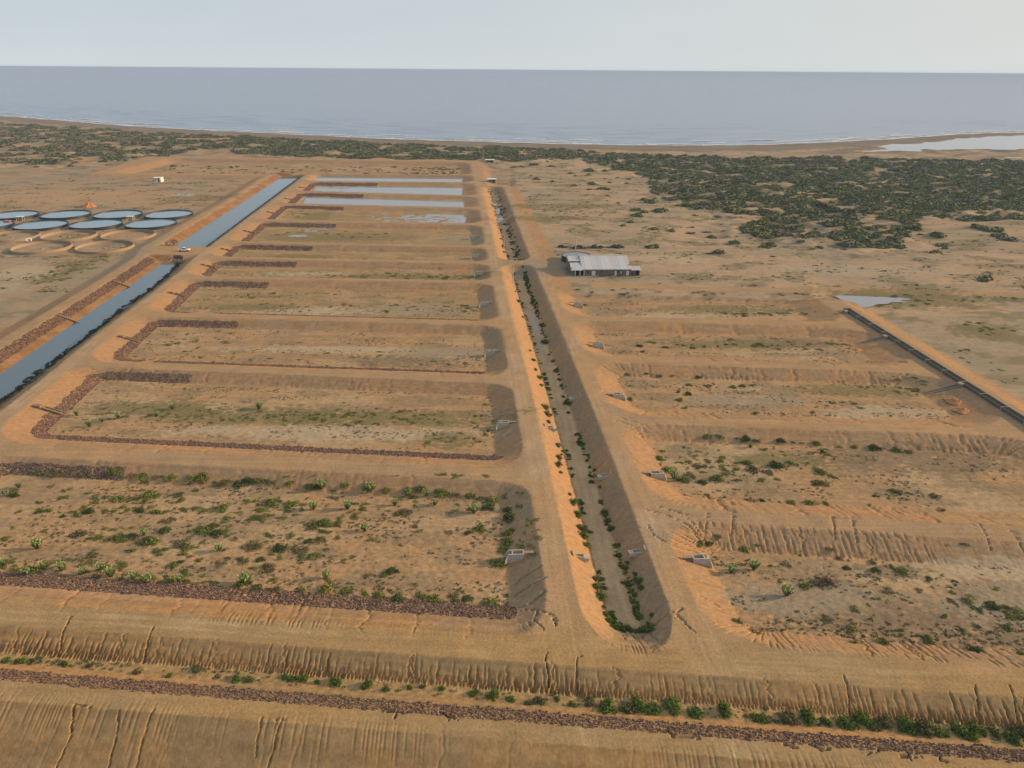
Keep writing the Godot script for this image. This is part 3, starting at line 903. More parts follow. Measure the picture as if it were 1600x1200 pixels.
func waters() -> void:
	var f0_ := 0.0
	# canal
	for seg in [[80.0, 312.0], [334.5, 592.0]]:
		var a := []
		var b := []
		var f: float = seg[0]
		while f <= seg[1]:
			a.append(Vector2(pl(WL, f) - 2.0, f)); b.append(Vector2(pl(WR, f) + 2.0, f))
			f += 8.0
		f = seg[1]
		a.append(Vector2(pl(WL, f) - 2.0, f)); b.append(Vector2(pl(WR, f) + 2.0, f))
		b.reverse()
		sheet("canal_water", a + b, 0.0, M["water"])
	sheet("pond_water", [Vector2(-152, 556), Vector2(-40, 556), Vector2(-40, 588), Vector2(-160, 588)], 0.75, M["shallow"])
	sheet("pond_water", [Vector2(-140, 486), Vector2(-30, 486), Vector2(-34, 540), Vector2(-150, 540)], 0.50, M["shallow"])
	sheet("pond_water", [Vector2(-132, 445), Vector2(-26, 440), Vector2(-26, 482), Vector2(-140, 490)], 0.53, M["shallow"])
	sheet("pond_water", [Vector2(-84, 394), Vector2(-22, 392), Vector2(-24, 430), Vector2(-84, 434)], 0.395, M["shallow"])
	for p in [[-112.0, 367.0, 5.0, 2.6], [-108.0, 379.0, 5.5, 1.6], [-101.0, 383.5, 4.0, 1.2], [-224.0, 492.0, 9.0, 3.0], [-9.8, 447.0, 1.5, 9.0], [-7.6, 421.0, 1.6, 8.0], [-12.0, 470.0, 1.3, 5.0]]:
		var o := []
		for k in 22:
			var t := TAU * k / 22.0
			var r: float = 1.0 + 0.35 * nz.get_noise_2d(cos(t) * 1.3 + p[0], sin(t) * 1.3)
			o.append(Vector2(p[0] + cos(t) * p[2] * r, p[1] + sin(t) * p[3] * r))
		var y := -9.0
		for q in o: y = maxf(y, ground(q.x, q.y))
		sheet("puddle", o, maxf(y, ground(p[0], p[1])) + 0.02, M["shallow"])
	# muddy water left along the middle of the ditch bed
	for seg in [[206.0, 250.0]]:
		var a := []
		var b := []
		f0_ = seg[0]
		while f0_ < seg[1]:
			a.append(Vector2(pl(XL, f0_) + 11.9 + 0.7 * nz.get_noise_2d(f0_ * 0.06, 1.0), f0_))
			b.append(Vector2(pl(XL, f0_) + 13.2 + 0.7 * nz.get_noise_2d(f0_ * 0.06, 7.0), f0_))
			f0_ += 3.0
		b.reverse()
		sheet("ditch_water", a + b, -0.97, M["muddy_water"])
	# flooded corner beside the concrete channel
	var c := []
	for q in [[124, 265], [128, 266], [135, 265.7], [142, 265.6], [149, 265.5], [154, 264], [150, 262.5], [153, 260.5], [147, 260], [149, 257], [143, 257.5], [140, 255], [136, 254.5], [133, 252], [129.5, 250], [127, 251]]:
		c.append(Vector2(q[0], q[1]))
	sheet("puddle", c, 0.98, M["shallow"])
	sheet("lagoon_water", [Vector2(340, 790), Vector2(900, 800), Vector2(2600, 860), Vector2(2600, 980), Vector2(1000, 1075), Vector2(760, 1080), Vector2(640, 1050), Vector2(500, 975), Vector2(400, 900)], -0.5, M["shallow"])
	# sea out to the horizon
	var st := begin()
	# near the beach the swell stands up in rows that follow the shore
	var xs: Array[float] = []
	var sx := -1500.0
	while sx < 1300.0:
		xs.append(sx); sx += 9.0
	var rows := 130
	var prev := []
	for j in rows + 1:
		var off := -60.0 + 3.6 * j
		var row := []
		for x in xs:
			var calm := sstep(0.0, 30.0, off) * (1.0 - sstep(250.0, 400.0, off))
			var ph := off * TAU / 21.0 + 3.0 * nz.get_noise_2d(x * 0.006, off * 0.004) + 1.2 * nz.get_noise_2d(x * 0.02, off * 0.02)
			var am := 0.34 * calm * clampf(0.6 + 1.2 * nz.get_noise_2d(x * 0.01, off * 0.02 + 9.0), 0.1, 1.3)
			row.append(Vector3(x, -1.0 + am * sin(ph), -pl(SHORE, x) - off))
		if j > 0:
			for i in xs.size() - 1: quad(st, prev[i], row[i], row[i + 1], prev[i + 1])
		prev = row
	for i in xs.size() - 1:
		quad(st, prev[i], Vector3(xs[i] * 30.0, -1, -45000), Vector3(xs[i + 1] * 30.0, -1, -45000), prev[i + 1])
	quad(st, prev[0], Vector3(-70000, -1, -1200), Vector3(-70000, -1, -45000), Vector3(xs[0] * 30.0, -1, -45000))
	var last := xs.size() - 1
	quad(st, prev[last], Vector3(xs[last] * 30.0, -1, -45000), Vector3(70000, -1, -45000), Vector3(70000, -1, -1200))
	obj("sea", st, M["sea"]).set_meta("kind", "structure")
	# broken lines of surf
	for line in 4:
		st = begin()
		var x := -1100.0
		var off: float = [1.5, 15.0, 30.0, 52.0][line]
		while x < 1000.0:
			var step := 6.0
			var n := nz.get_noise_2d(x * 0.012, line * 9.0)
			if n > [-1.0, -0.3, -0.1, 0.15][line]:
				var w0: float = [6.0, 5.5, 5.0, 4.5][line] * (0.5 + absf(n)) * (0.6 + 0.8 * absf(nz.get_noise_2d(x * 0.06, 3.0)))
				var f0 := pl(SHORE, x) + off + 4.0 * nz.get_noise_2d(x * 0.02, line * 5.0)
				var f1 := pl(SHORE, x + step) + off + 4.0 * nz.get_noise_2d((x + step) * 0.02, line * 5.0)
				var y := -0.86 + 0.004 * line + (0.3 if line > 0 else 0.0)
				quad(st, Vector3(x, y, -f0), Vector3(x, y + 0.05, -f0 - w0), Vector3(x + step, y + 0.05, -f1 - w0), Vector3(x + step, y, -f1))
			x += step
		var o := obj("surf", st, M["foam"])
		o.set_meta("kind", "stuff")
		tag(o, ["white line of foam where the sea meets the brown beach", "broken white breaker line just off the beach", "second broken breaker line farther off the beach", "faint outermost breaker line off the beach"][line], "surf")

func rock_mesh(sd: int) -> Mesh:
	var g := RandomNumberGenerator.new(); g.seed = sd
	var st := begin()
	var ring := []
	for k in 5:
		var a := TAU * k / 5.0 + g.randf_range(-0.3, 0.3)
		ring.append(Vector3(cos(a) * g.randf_range(0.42, 0.62), g.randf_range(-0.05, 0.15), sin(a) * g.randf_range(0.42, 0.62)))
	var top := Vector3(g.randf_range(-0.15, 0.15), g.randf_range(0.32, 0.5), g.randf_range(-0.15, 0.15))
	var ring2 := []
	for p in ring: ring2.append(p * Vector3(0.65, 1, 0.65) + Vector3(0, g.randf_range(0.15, 0.32), 0))
	for k in 5:
		var m := (k + 1) % 5
		quad(st, ring[k] + Vector3(0, -0.4, 0), ring[m] + Vector3(0, -0.4, 0), ring[m], ring[k])
		quad(st, ring[k], ring[m], ring2[m], ring2[k])
		tri(st, ring2[k], ring2[m], top)
	st.generate_normals()
	return st.commit()

func strip(label: String, size: float, gap: float, inside: Callable, x0: float, x1: float, f0: Callable, f1: Callable) -> void:
	# stones tipped over the slope wherever inside() holds
	var mesh := rock_mesh(int(size * 1000.0) + used.get("stone_riprap", 0))
	var xf := []
	var cols := []
	var fmin := minf(f0.call(x0), f0.call(x1))
	var fmax := maxf(f1.call(x0), f1.call(x1))
	var f := fmin
	while f < fmax:
		set_row(f)
		var x := x0
		while x < x1:
			x += gap
			if f < f0.call(x) or f > f1.call(x): continue
			var X := x + rng.randf_range(-0.5, 0.5) * gap
			var h := height(X)
			if not inside.call(X, f): continue
			if nf.get_noise_2d(X * 0.35, f * 0.35) > 0.62: continue
			var s := size * (0.55 + 1.15 * pow(rng.randf(), 2.0))
			var b := Basis.from_euler(Vector3(rng.randf_range(-0.5, 0.5), rng.randf() * TAU, rng.randf_range(-0.5, 0.5))).scaled(Vector3(s, s * 0.9, s))
			xf.append(Transform3D(b, Vector3(X, h + 0.02, -f - rng.randf_range(-0.5, 0.5) * gap)))
			var v := rng.randf_range(0.55, 1.45)
			var c := Color(0.105, 0.062, 0.050) if rng.randf() < 0.7 else (Color(0.135, 0.085, 0.062) if rng.randf() < 0.8 else Color(0.21, 0.155, 0.115))
			cols.append(Color(c.r * v, c.g * v, c.b * v))
		f += gap
	stuff("stone_riprap", mesh, M["stone"], xf, cols, label, "riprap")

func riprap() -> void:
	# along the channel under the camera
	strip("long purple brown stone strip along the bank top nearest the camera", 0.28, 0.25, func(_x, _f): return m_pit != null and m_pit.called == "C1" and not m_far and m_e > 0.0 and m_e < 0.62 + 0.05 * nz.get_noise_2d(_x * 0.4, 2.0), -80.0, 78.0, func(x): return 66.4 - 0.0865 * x, func(x): return 70.5 - 0.0865 * x)
	strip("wide stone strip along the near edge of the nearest left pond", 0.30, 0.26, func(x, _f): return m_pit != null and m_pit.called == "P1" and not m_far and m_side == 4 and m_e > 0.53 and m_e < 1.0 + 0.04 * nz.get_noise_2d(x * 0.4, 2.0) and x < 1.2, -110.0, 1.5, func(x): return 84.0 - 0.0867 * x, func(x): return 94.5 - 0.0867 * x)
	var where := ["nearest", "second", "third", "fourth", "fifth", "sixth", "seventh", "eighth", "ninth", "tenth"]
	for k in 10:
		var p := pits[k]
		var size: float = [0.28, 0.26, 0.27, 0.28, 0.30, 0.33, 0.37, 0.41, 0.45, 0.5][k]
		var x_end: float = [-62.0, -56.0, -51.0, -47.0, -44.0, -38.0, -33.0, -30.0, -24.0, -16.0][k]
		set_row((p.an + p.af) * 0.5 + 6.0)
		x_end = [-82.0, -89.0, -92.0, -97.0, -95.0, -96.0, -97.0, -104.0, -101.0, -101.0][k]
		var left := r_xC
		var name_p: String = p.called
		strip("stone strip bending round the far left corner of the %s pond left of the ditch" % where[k], size, size * 0.9,
			func(x, f): return m_pit != null and m_pit.called == name_p and m_e > lerpf(0.3, 0.64, m_mix) + 0.04 * nz.get_noise_2d(x * 0.3, f * 0.3) and m_e < 1.05 and ((m_far and m_side == 3 and x < x_end) or (m_side == 1) or (m_side == 4 and x < r_xC + 16.0)),
			left - 6.0, x_end + 1.0, func(x): return p.an + p.bn * x, func(x): return p.af + p.bf * x)
	for k in [1, 2, 3]:
		var p := pits[k]
		var name_p: String = p.called
		var size: float = [0, 0.30, 0.34, 0.4][k]
		strip("thin stone line along the near foot of the %s pond left of the ditch" % where[k], size, size * 0.85,
			func(x, _f): return m_pit != null and m_pit.called == name_p and m_side == 4 and m_e > 0.6 and m_e < 1.04 and x > r_xC + 15.0, -105.0, [0, -2.0, -8.0, -12.0][k], func(x): return p.an + p.bn * x + 3.0, func(x): return p.an + p.bn * x + p.wn * 1.2)
	strip("brown stone facing on the left slope of the near canal length", 0.30, 0.27, func(x, f): return m_pit == null and m_side == 1 and m_e > 0.03 + 0.05 * nz.get_noise_2d(f * 0.2, 1.0) and m_e < 0.6 and f < 312.0, -168.0, -140.0, func(_x): return 120.0, func(_x): return 314.0)
	strip("brown stone patch at the tip of the far canal length", 0.7, 0.7, func(x, f): return m_pit == null and m_side == 1 and m_e > 0.3 and m_e < 0.85, -174.0, -164.0, func(_x): return 334.0, func(_x): return 352.0)

func cap_ring(st: SurfaceTool, prof: Array, n := 48) -> void:
	# a lathed outline: prof is a list of (radius, height)
	for k in n:
		var a := TAU * k / n
		var b := TAU * (k + 1) / n
		for j in prof.size() - 1:
			var p: Vector2 = prof[j]
			var q: Vector2 = prof[j + 1]
			quad(st, Vector3(cos(a) * p.x, p.y, sin(a) * p.x), Vector3(cos(b) * p.x, p.y, sin(b) * p.x), Vector3(cos(b) * q.x, q.y, sin(b) * q.x), Vector3(cos(a) * q.x, q.y, sin(a) * q.x))

func ring_mesh(prof: Array) -> SurfaceTool:
	var st := SurfaceTool.new()
	st.begin(Mesh.PRIMITIVE_TRIANGLES)
	st.set_smooth_group(-1)
	cap_ring(st, prof)
	return st

func tanks() -> void:
	var full := [[-287.4, 411.0, "leftmost water filled round tank of the back row, cut by the photo edge"], [-258.7, 414.0, "second water filled round tank from the left in the back row"], [-229.3, 415.3, "third water filled round tank from the left in the back row"], [-200.2, 416.5, "rightmost water filled round tank of the back row, beside the canal bank"],
		[-283.1, 382.0, "leftmost water filled round tank of the front row, cut by the photo edge"], [-254.7, 383.9, "second water filled round tank from the left in the front row"], [-226.3, 386.5, "third water filled round tank from the left in the front row"], [-197.5, 388.6, "rightmost water filled round tank of the front row, above the empty rings"]]
	var proto: Node3D = null
	for d in full:
		var g := ground(d[0], d[1])
		if proto == null:
			proto = thing("round_tank", "black lined " + d[2], "tank", Vector3(d[0], g - 0.2, -d[1]), 0.0, "round tanks filled with water")
			obj("wall", ring_mesh([Vector2(13.1, 0), Vector2(13.0, 1.55), Vector2(12.86, 1.55), Vector2(12.8, 0.9)]), M["liner"], proto)
			obj("rim", ring_mesh([Vector2(12.98, 1.56), Vector2(13.12, 1.56), Vector2(13.12, 1.66), Vector2(12.9, 1.66), Vector2(12.9, 1.56)]), M["plastic"], proto)
			var st := ring_mesh([Vector2(12.84, 1.18), Vector2(0.0, 1.18)])
			obj("water", st, M["tank_water"], proto)
			st = begin()
			tube(st, Vector3(0, 0.6, 0), Vector3(0, 1.75, 0), 0.16, 0.16, 8)
			obj("drain_pipe", st, M["steel"], proto)
		else:
			copy(proto, "round_tank", "black lined " + d[2], Vector3(d[0], g - 0.2, -d[1]))
	proto = null
	for d in [[-252.8, 356.3, "leftmost empty tan ring wall in the row below the filled tanks"], [-225.0, 358.6, "middle empty tan ring wall in the row below the filled tanks"], [-196.2, 361.0, "rightmost empty tan ring wall in the row below the filled tanks"], [-223.4, 333.2, "left empty tan ring wall of the nearest row of rings"], [-194.7, 335.5, "right empty tan ring wall of the nearest row of rings"]]:
		var g := ground(d[0], d[1])
		if proto == null:
			proto = thing("empty_tank", d[2], "tank", Vector3(d[0], g - 0.15, -d[1]), 0.0, "empty ring walls")
			obj("wall", ring_mesh([Vector2(12.8, -0.2), Vector2(12.7, 1.4), Vector2(12.35, 1.45), Vector2(12.15, 0.0)]), M["ring"], proto)
			var st := begin()
			tube(st, Vector3(0, 0, 0), Vector3(0, 0.5, 0), 0.9, 0.8, 12)
			obj("drain_box", st, M["concrete"], proto)
		else:
			copy(proto, "empty_tank", d[2], Vector3(d[0], g - 0.15, -d[1]), 0.7)
	# little shelters and vehicles between the tanks
	for d in [[46.0, "left"], [212.0, "right"]]:
		var X: float = -276.0 if d[0] < 100.0 else -215.5
		var F: float = 400.0 if d[0] < 100.0 else 402.5
		var t := thing("pump_shelter", "small white framed pump shelter between round tanks, the %s one of two" % d[1], "shelter", at3(X, F), 0.1, "pump shelters")
		var st := begin()
		for a in [[-1.6, -1.0], [1.6, -1.0], [1.6, 1.0], [-1.6, 1.0]]: 
			st = begin(); bx(st, Vector3(a[0], 1.1, a[1]), Vector3(0.16, 2.2, 0.16)); obj("post", st, M["white"], t)
		st = begin(); bx(st, Vector3(0, 2.28, 0), Vector3(3.7, 0.14, 2.5)); obj("roof", st, M["white"], t)
		st = begin(); bx(st, Vector3(-0.5, 0.45, 0), Vector3(1.1, 0.9, 0.8)); bx(st, Vector3(0.8, 0.3, 0.2), Vector3(0.7, 0.6, 0.6)); obj("pump", st, M["steel"], t)
	var b := thing("storage_bin", "squat orange bin between the two left filled tanks", "bin", at3(-277.5, 391.5))
	var sb := begin()
	hexa(sb, [Vector3(-1.5, 0, -1), Vector3(-1.5, 0, 1), Vector3(1.5, 0, 1), Vector3(1.5, 0, -1), Vector3(-1.8, 1.4, -1.2), Vector3(-1.8, 1.4, 1.2), Vector3(1.8, 1.4, 1.2), Vector3(1.8, 1.4, -1.2)])
	obj("body", sb, M["orange"], b)
	sb = begin(); bx(sb, Vector3(0, 1.45, 0), Vector3(3.8, 0.12, 2.6)); obj("lid", sb, M["orange"], b)

func pickup(label: String, at: Vector3, turn: float) -> void:
	var t := thing("pickup_truck", label, "pickup truck", at, turn)
	var st := begin()
	# body side outline extruded across; the truck points along +x
	var out := [Vector2(-2.6, 0.55), Vector2(-2.6, 1.12), Vector2(-0.75, 1.14), Vector2(1.35, 1.1), Vector2(2.45, 1.0), Vector2(2.6, 0.85), Vector2(2.6, 0.5)]
	var wdt := 0.92
	for k in out.size():
		var p: Vector2 = out[k]
		var q: Vector2 = out[(k + 1) % out.size()]
		if k != 1: quad(st, Vector3(p.x, p.y, -wdt), Vector3(q.x, q.y, -wdt), Vector3(q.x, q.y, wdt), Vector3(p.x, p.y, wdt))
	for s in [-wdt, wdt]:
		for k in range(1, out.size() - 1): tri(st, Vector3(out[0].x, out[0].y, s), Vector3(out[k].x, out[k].y, s), Vector3(out[k + 1].x, out[k + 1].y, s))
	obj("body", st, M["paint"], t)
	st = begin(); bx(st, Vector3(-1.68, 0.75, 0), Vector3(1.7, 0.06, 1.6)); obj("cargo_bed", st, M["dark"], t)
	st = begin()
	hexa(st, [Vector3(-0.8, 1.12, -0.88), Vector3(-0.8, 1.12, 0.88), Vector3(1.4, 1.1, 0.88), Vector3(1.4, 1.1, -0.88), Vector3(-0.6, 1.78, -0.7), Vector3(-0.6, 1.78, 0.7), Vector3(0.65, 1.78, 0.7), Vector3(0.65, 1.78, -0.7)])
	obj("cab", st, M["paint"], t)
	for s in [-1.0, 1.0]:
		st = begin()
		quad(st, Vector3(-0.62, 1.2, s * 0.865), Vector3(1.1, 1.2, s * 0.865), Vector3(0.58, 1.7, s * 0.74), Vector3(-0.5, 1.7, s * 0.74))
		obj("side_window", st, M["glass"], t)
	st = begin(); quad(st, Vector3(1.36, 1.16, -0.78), Vector3(1.36, 1.16, 0.78), Vector3(0.72, 1.73, 0.64), Vector3(0.72, 1.73, -0.64)); obj("windscreen", st, M["glass"], t)
	for x in [-1.65, 1.65]:
		for s in [-0.85, 0.85]:
			st = begin(); tube(st, Vector3(x, 0.38, s - 0.13), Vector3(x, 0.38, s + 0.13), 0.38, 0.38, 12); tube(st, Vector3(x, 0.38, s + 0.13), Vector3(x, 0.38, s - 0.13), 0.38, 0.38, 12); obj("wheel", st, M["rubber"], t)
	st = begin(); bx(st, Vector3(2.62, 0.55, 0), Vector3(0.14, 0.24, 1.8)); obj("bumper", st, M["steel"], t)

func outlet_proto(mirror: float) -> Node3D:
	# an open topped concrete box at the foot of the bank; its mouth faces -x times mirror
	var t := thing("outlet_box", "", "outlet box", Vector3.ZERO, 0.0, "concrete pond outlet boxes")
	var st := begin()
	for s in [-0.62, 0.62]:
		st = begin(); bx(st, Vector3(0, 1.0, s), Vector3(2.7, 2.4, 0.18)); obj("side_wall", st, M["concrete_light"], t)
	st = begin(); bx(st, Vector3(1.3 * mirror, 0.99, 0), Vector3(0.18, 2.38, 1.06)); obj("end_wall", st, M["concrete_light"], t)
	st = begin(); bx(st, Vector3(-0.62 * mirror, 0.95, 0), Vector3(0.16, 2.3, 1.06)); obj("divider", st, M["concrete_light"], t)
	st = begin(); bx(st, Vector3(0, -0.12, 0), Vector3(2.6, 0.2, 1.05)); obj("floor_slab", st, M["concrete_dark"], t)
	for s in [-1.0, 1.0]:
		st = begin()
		var x0 := -1.35 * mirror
		hexa(st, [Vector3(x0, -0.2, s * 0.55), Vector3(x0, -0.2, s * 0.72), Vector3(x0 - 0.5 * mirror, -0.2, s * 1.15), Vector3(x0 - 0.62 * mirror, -0.2, s * 1.0), Vector3(x0, 2.2, s * 0.55), Vector3(x0, 2.2, s * 0.72), Vector3(x0 - 0.5 * mirror, 1.1, s * 1.15), Vector3(x0 - 0.62 * mirror, 1.1, s * 1.0)])
		obj("wing_wall", st, M["concrete_light"], t)
	st = begin(); bx(st, Vector3(2.25 * mirror, 2.12, 0), Vector3(1.75, 0.16, 0.62)); obj("walkway", st, M["concrete"], t)
	return t

func structures() -> void:
	tanks()
	pickup("white pickup truck crossing the canal on the earth dam", at3(-151.4, 323.4, 0.02), 0.05)
	var wb := thing("generator_box", "small white box on a dark skid between the empty tan rings", "box", at3(-238.5, 347.5), 0.4)
	var sw := begin(); bx(sw, Vector3(0, 1.0, 0), Vector3(2.3, 1.3, 1.4)); obj("body", sw, M["white"], wb)
	sw = begin(); bx(sw, Vector3(0, 0.17, 0), Vector3(2.6, 0.34, 1.6)); obj("skid", sw, M["dark"], wb)
	sw = begin(); bx(sw, Vector3(0.5, 1.0, 0.71), Vector3(0.8, 0.7, 0.04)); obj("grille", sw, M["dark"], wb)
	pickup("white pickup truck parked left of the flat roofed gatehouse", at3(-19.6, 555.5, 0.02), 0.2)
	# sluice in the dam
	var cv := thing("dam_sluice", "concrete sluice with dark openings in the earth dam below the pickup", "sluice", Vector3(-150.6, -0.6, -313.6), 0.06)
	var st := begin()
	bx(st, Vector3(0, 1.4, -1.2), Vector3(4.6, 2.9, 0.3)); obj("headwall", st, M["concrete_dark"], cv)
	for s in [-1.0, 1.0]:
		st = begin()
		hexa(st, [Vector3(s * 2.3, -0.6, -1.2), Vector3(s * 2.05, -0.6, -1.2), Vector3(s * 3.2, -0.6, 2.4), Vector3(s * 3.5, -0.6, 2.4), Vector3(s * 2.3, 2.7, -1.2), Vector3(s * 2.05, 2.7, -1.2), Vector3(s * 3.2, 0.7, 2.4), Vector3(s * 3.5, 0.7, 2.4)])
		obj("wing_wall", st, M["concrete"], cv)
		st = begin(); bx(st, Vector3(s * 1.05, 1.2, -1.0), Vector3(1.5, 2.1, 0.24)); obj("gate", st, M["dark"], cv)
	st = begin(); bx(st, Vector3(0, 2.0, -0.6), Vector3(0.45, 2.6, 0.5)); bx(st, Vector3(0, 3.3, -0.6), Vector3(3.6, 0.3, 0.5)); obj("gate_frame", st, M["rust"], cv)
	st = begin(); bx(st, Vector3(0, -0.35, 0.6), Vector3(5.2, 0.5, 3.2)); obj("apron", st, M["concrete_dark"], cv)
	# pond outlets
	var proto := outlet_proto(1.0)
	var k := 0
	for d in [[0.9, 102.2], [-2.0, 153.0], [-6.6, 200.7], [-10.3, 249.3], [-14.4, 292.0], [-17.5, 321.8], [-20.6, 362.0]]:
		k += 1
		var lb := "pale concrete outlet box at the right end of the %s pond left of the ditch" % ["", "nearest", "second", "third", "fourth", "fifth", "sixth", "seventh"][k]
		var at := Vector3(d[0], 0.25, -d[1])
		if k == 1: proto.position = at; proto.rotation.y = 0.05; proto.set_meta("label", lb)
		else: copy(proto, "outlet_box", lb, at, 0.05, Vector3.ONE * (0.95 if k < 4 else 1.0))
	proto = outlet_proto(-1.0)
	k = 0
	for d in [[33.2, 101.3], [30.8, 129.7], [27.9, 169.4], [26.6, 207.6], [23.8, 249.6]]:
		k += 1
		var lb := "grey concrete outlet box at the left end of the %s pond right of the ditch" % ["", "nearest", "second", "third", "fourth", "fifth"][k]
		var at := Vector3(d[0], 0.3, -d[1])
		if k == 1: proto.position = at; proto.rotation.y = 0.05; proto.set_meta("label", lb)
		else: copy(proto, "outlet_box", lb, at, 0.05)
	# small drains into the ditch
	var dr: Node3D = null
	k = 0
	for d in [[12.6, 102.6, 1.0, "on the lit left bank of the ditch, the nearest one"], [22.2, 103.7, -1.0, "on the shaded right bank of the ditch, the nearest one"], [19.6, 130.7, -1.0, "on the shaded right bank of the ditch, the second one"], [16.4, 170.5, -1.0, "on the shaded right bank of the ditch, the third one"], [9.6, 152.5, 1.0, "on the lit left bank of the ditch, the second one"]]:
		var at := at3(d[0], d[1], -0.1)
		var lb: String = "small concrete drain outlet " + d[3]
		if dr == null:
			dr = thing("ditch_drain", lb, "drain", at, 0.0, "drains in the ditch banks")
			for s in [-0.45, 0.45]:
				st = begin(); bx(st, Vector3(-0.6, 0.45, s), Vector3(2.0, 0.9, 0.14)); obj("side_wall", st, M["concrete_light"], dr)
			st = begin(); bx(st, Vector3(-1.62, 0.8, 0), Vector3(0.14, 1.7, 1.3)); obj("end_plate", st, M["concrete_light"], dr)
			st = begin(); bx(st, Vector3(0.75, 0.3, 0), Vector3(0.9, 0.7, 1.05)); obj("block", st, M["concrete_light"], dr)
			st = begin(); bx(st, Vector3(1.22, 0.3, 0), Vector3(0.04, 0.45, 0.5)); obj("opening", st, M["dark"], dr)
		else:
			copy(dr, "ditch_drain", lb, at, 0.0 if d[2] > 0.0 else PI + 0.05)
	# feeders from the canal road into the ponds
	var fd: Node3D = null
	k = 0
	for d in [[-114.6, 159.8], [-120.6, 210.9], [-126.0, 259.0], [-130.9, 301.0], [-133.0, 331.0], [-136.6, 371.0], [-140.6, 424.0], [-144.2, 472.0], [-148.6, 520.0]]:
		k += 1
		var X := pl(XC, d[1]) + 2.6
		var lb := "concrete feeder trough on the left bank of the %s pond from the canal" % ["", "second", "third", "fourth", "fifth", "sixth", "seventh", "eighth", "ninth", "tenth"][k]
		var at := at3(X, d[1], 0.0)
		if fd == null:
			fd = thing("feeder_trough", lb, "trough", at, -0.12, "feeders from the canal road")
			st = begin(); bx(st, Vector3(0, 0.25, 0), Vector3(1.9, 0.7, 1.0)); obj("header_box", st, M["concrete_worn"], fd)
			st = begin(); bx(st, Vector3(-1.5, 0.05, 0), Vector3(0.4, 0.7, 1.7)); obj("headwall", st, M["concrete_worn"], fd)
			var tilt := Basis(Vector3.BACK, -0.275)
			for s in [-0.5, 0.5]:
				st = begin(); bx(st, Vector3(4.0, -0.62, s), Vector3(5.0, 0.4, 0.14), tilt); obj("rail", st, M["concrete_worn"], fd)
			st = begin(); bx(st, Vector3(4.0, -0.78, 0), Vector3(5.6, 0.2, 0.8), tilt); obj("trough_floor", st, M["concrete_worn"], fd)
			for x in [2.0, 5.9]:
				st = begin(); bx(st, Vector3(x, -0.05 - x * 0.2, 0), Vector3(0.16, 0.5, 1.2)); obj("brace", st, M["concrete_worn"], fd)
		else:
			copy(fd, "feeder_trough", lb, at, -0.12, Vector3.ONE * 0.9)
	# bars of concrete across the stone facing of the canal
	fd = null
	k = 0
	for F in [230.6, 273.7, 312.4]:
		k += 1
		var X := pl(CL, F)
		var lb: String = "narrow concrete stair down the stone faced canal slope, %s" % ["", "nearest of three", "middle of three", "farthest of three beside the dam"][k]
		if fd == null:
			fd = thing("bank_stair", lb, "stair", at3(X + 0.6, F), -0.05, "stairs on the canal slope")
			for j in 9:
				st = begin(); bx(st, Vector3(0.5 + j * 0.75, 0.0 - j * 0.285, 0), Vector3(0.78, 0.42, 0.8)); obj("step", st, M["concrete_worn"], fd)
		else:
			copy(fd, "bank_stair", lb, at3(X + 0.6, F), -0.05)
	flume()
	building()
	# earth heaps, poles, huts, tarps
	for d in [[-262.0, 444.0, 4.6, 3.2, "cone shaped orange soil heap behind the back row of round tanks"], [116.0, 168.5, 2.6, 0.9, "reddish soil heap on the pond floor left of the concrete channel, farther one"], [115.4, 163.5, 2.2, 0.8, "reddish soil heap on the pond floor left of the concrete channel, nearer one"], [108.0, 208.0, 2.8, 0.7, "low reddish soil heap beside the second branch of the concrete channel"]]:
		st = begin()
		var n := 18
		for a in n:
			for r in 5:
				var p := []
				for c in [[a, r], [a + 1, r], [a + 1, r + 1], [a, r + 1]]:
					var rr: float = d[2] * c[1] / 5.0
					var th: float = TAU * (c[0] % n) / n
					var hh: float = d[3] * pow(1.0 - c[1] / 5.0, 1.15) * (1.0 + 0.25 * nz.get_noise_2d(cos(th) * rr + d[0], sin(th) * rr)) - 0.1
					rr *= 1.0 + 0.22 * nz.get_noise_2d(cos(th) * 1.5 + d[1], sin(th) * 1.5)
					p.append(Vector3(cos(th) * rr, hh, sin(th) * rr))
				quad(st, p[0], p[1], p[2], p[3])
		var o := obj("soil_heap", st, M["heap"])
		o.position = at3(d[0], d[1])
		tag(o, d[4], "soil heap")
	k = 0
	for d in [[0.2, 285.2, "pale concrete pole standing in the ditch just before the crossing"], [-4.4, 344.8, "pale pole in the far ditch length, nearest of three"], [-9.3, 410.0, "pale pole in the far ditch length, middle of three"], [-14.2, 469.0, "pale pole in the far ditch length, farthest of three"], [29.6, 332.7, "pale pole behind the metal roofed building"], [-29.7, 720.7, "thin pale pole in the scrub beyond the farthest hut"], [193.2, 275.5, "short pole by the track at the far right"]]:
		var g := ground(d[0], d[1])
		var ht: float = [7.4, 7.2, 7.2, 6.6, 6.5, 8.0, 3.2][k]
		k += 1
		var t := thing("utility_pole", d[2], "pole", Vector3(d[0], g - 0.3, -d[1]), 0.0, "poles")
		st = begin(); tube(st, Vector3.ZERO, Vector3(0, ht, 0), 0.19, 0.13, 8); obj("shaft", st, M["concrete_light"], t)
		st = begin(); bx(st, Vector3(0, ht - 0.35, 0), Vector3(1.5, 0.14, 0.14)); obj("cross_arm", st, M["concrete"], t)
	hut(Vector3(-16.6, 0, -556.5), 6.0, 4.0, 2.6, "flat white roofed gatehouse between the two farm roads", true)
	hut(Vector3(-22.0, 0, -682.0), 7.0, 5.0, 2.6, "farthest white roofed hut at the edge of the scrub", true)
	hut(Vector3(-268.0, 0, -551.0), 6.0, 5.0, 3.0, "lone white hut with open front on the bare flat left of the canal", false)
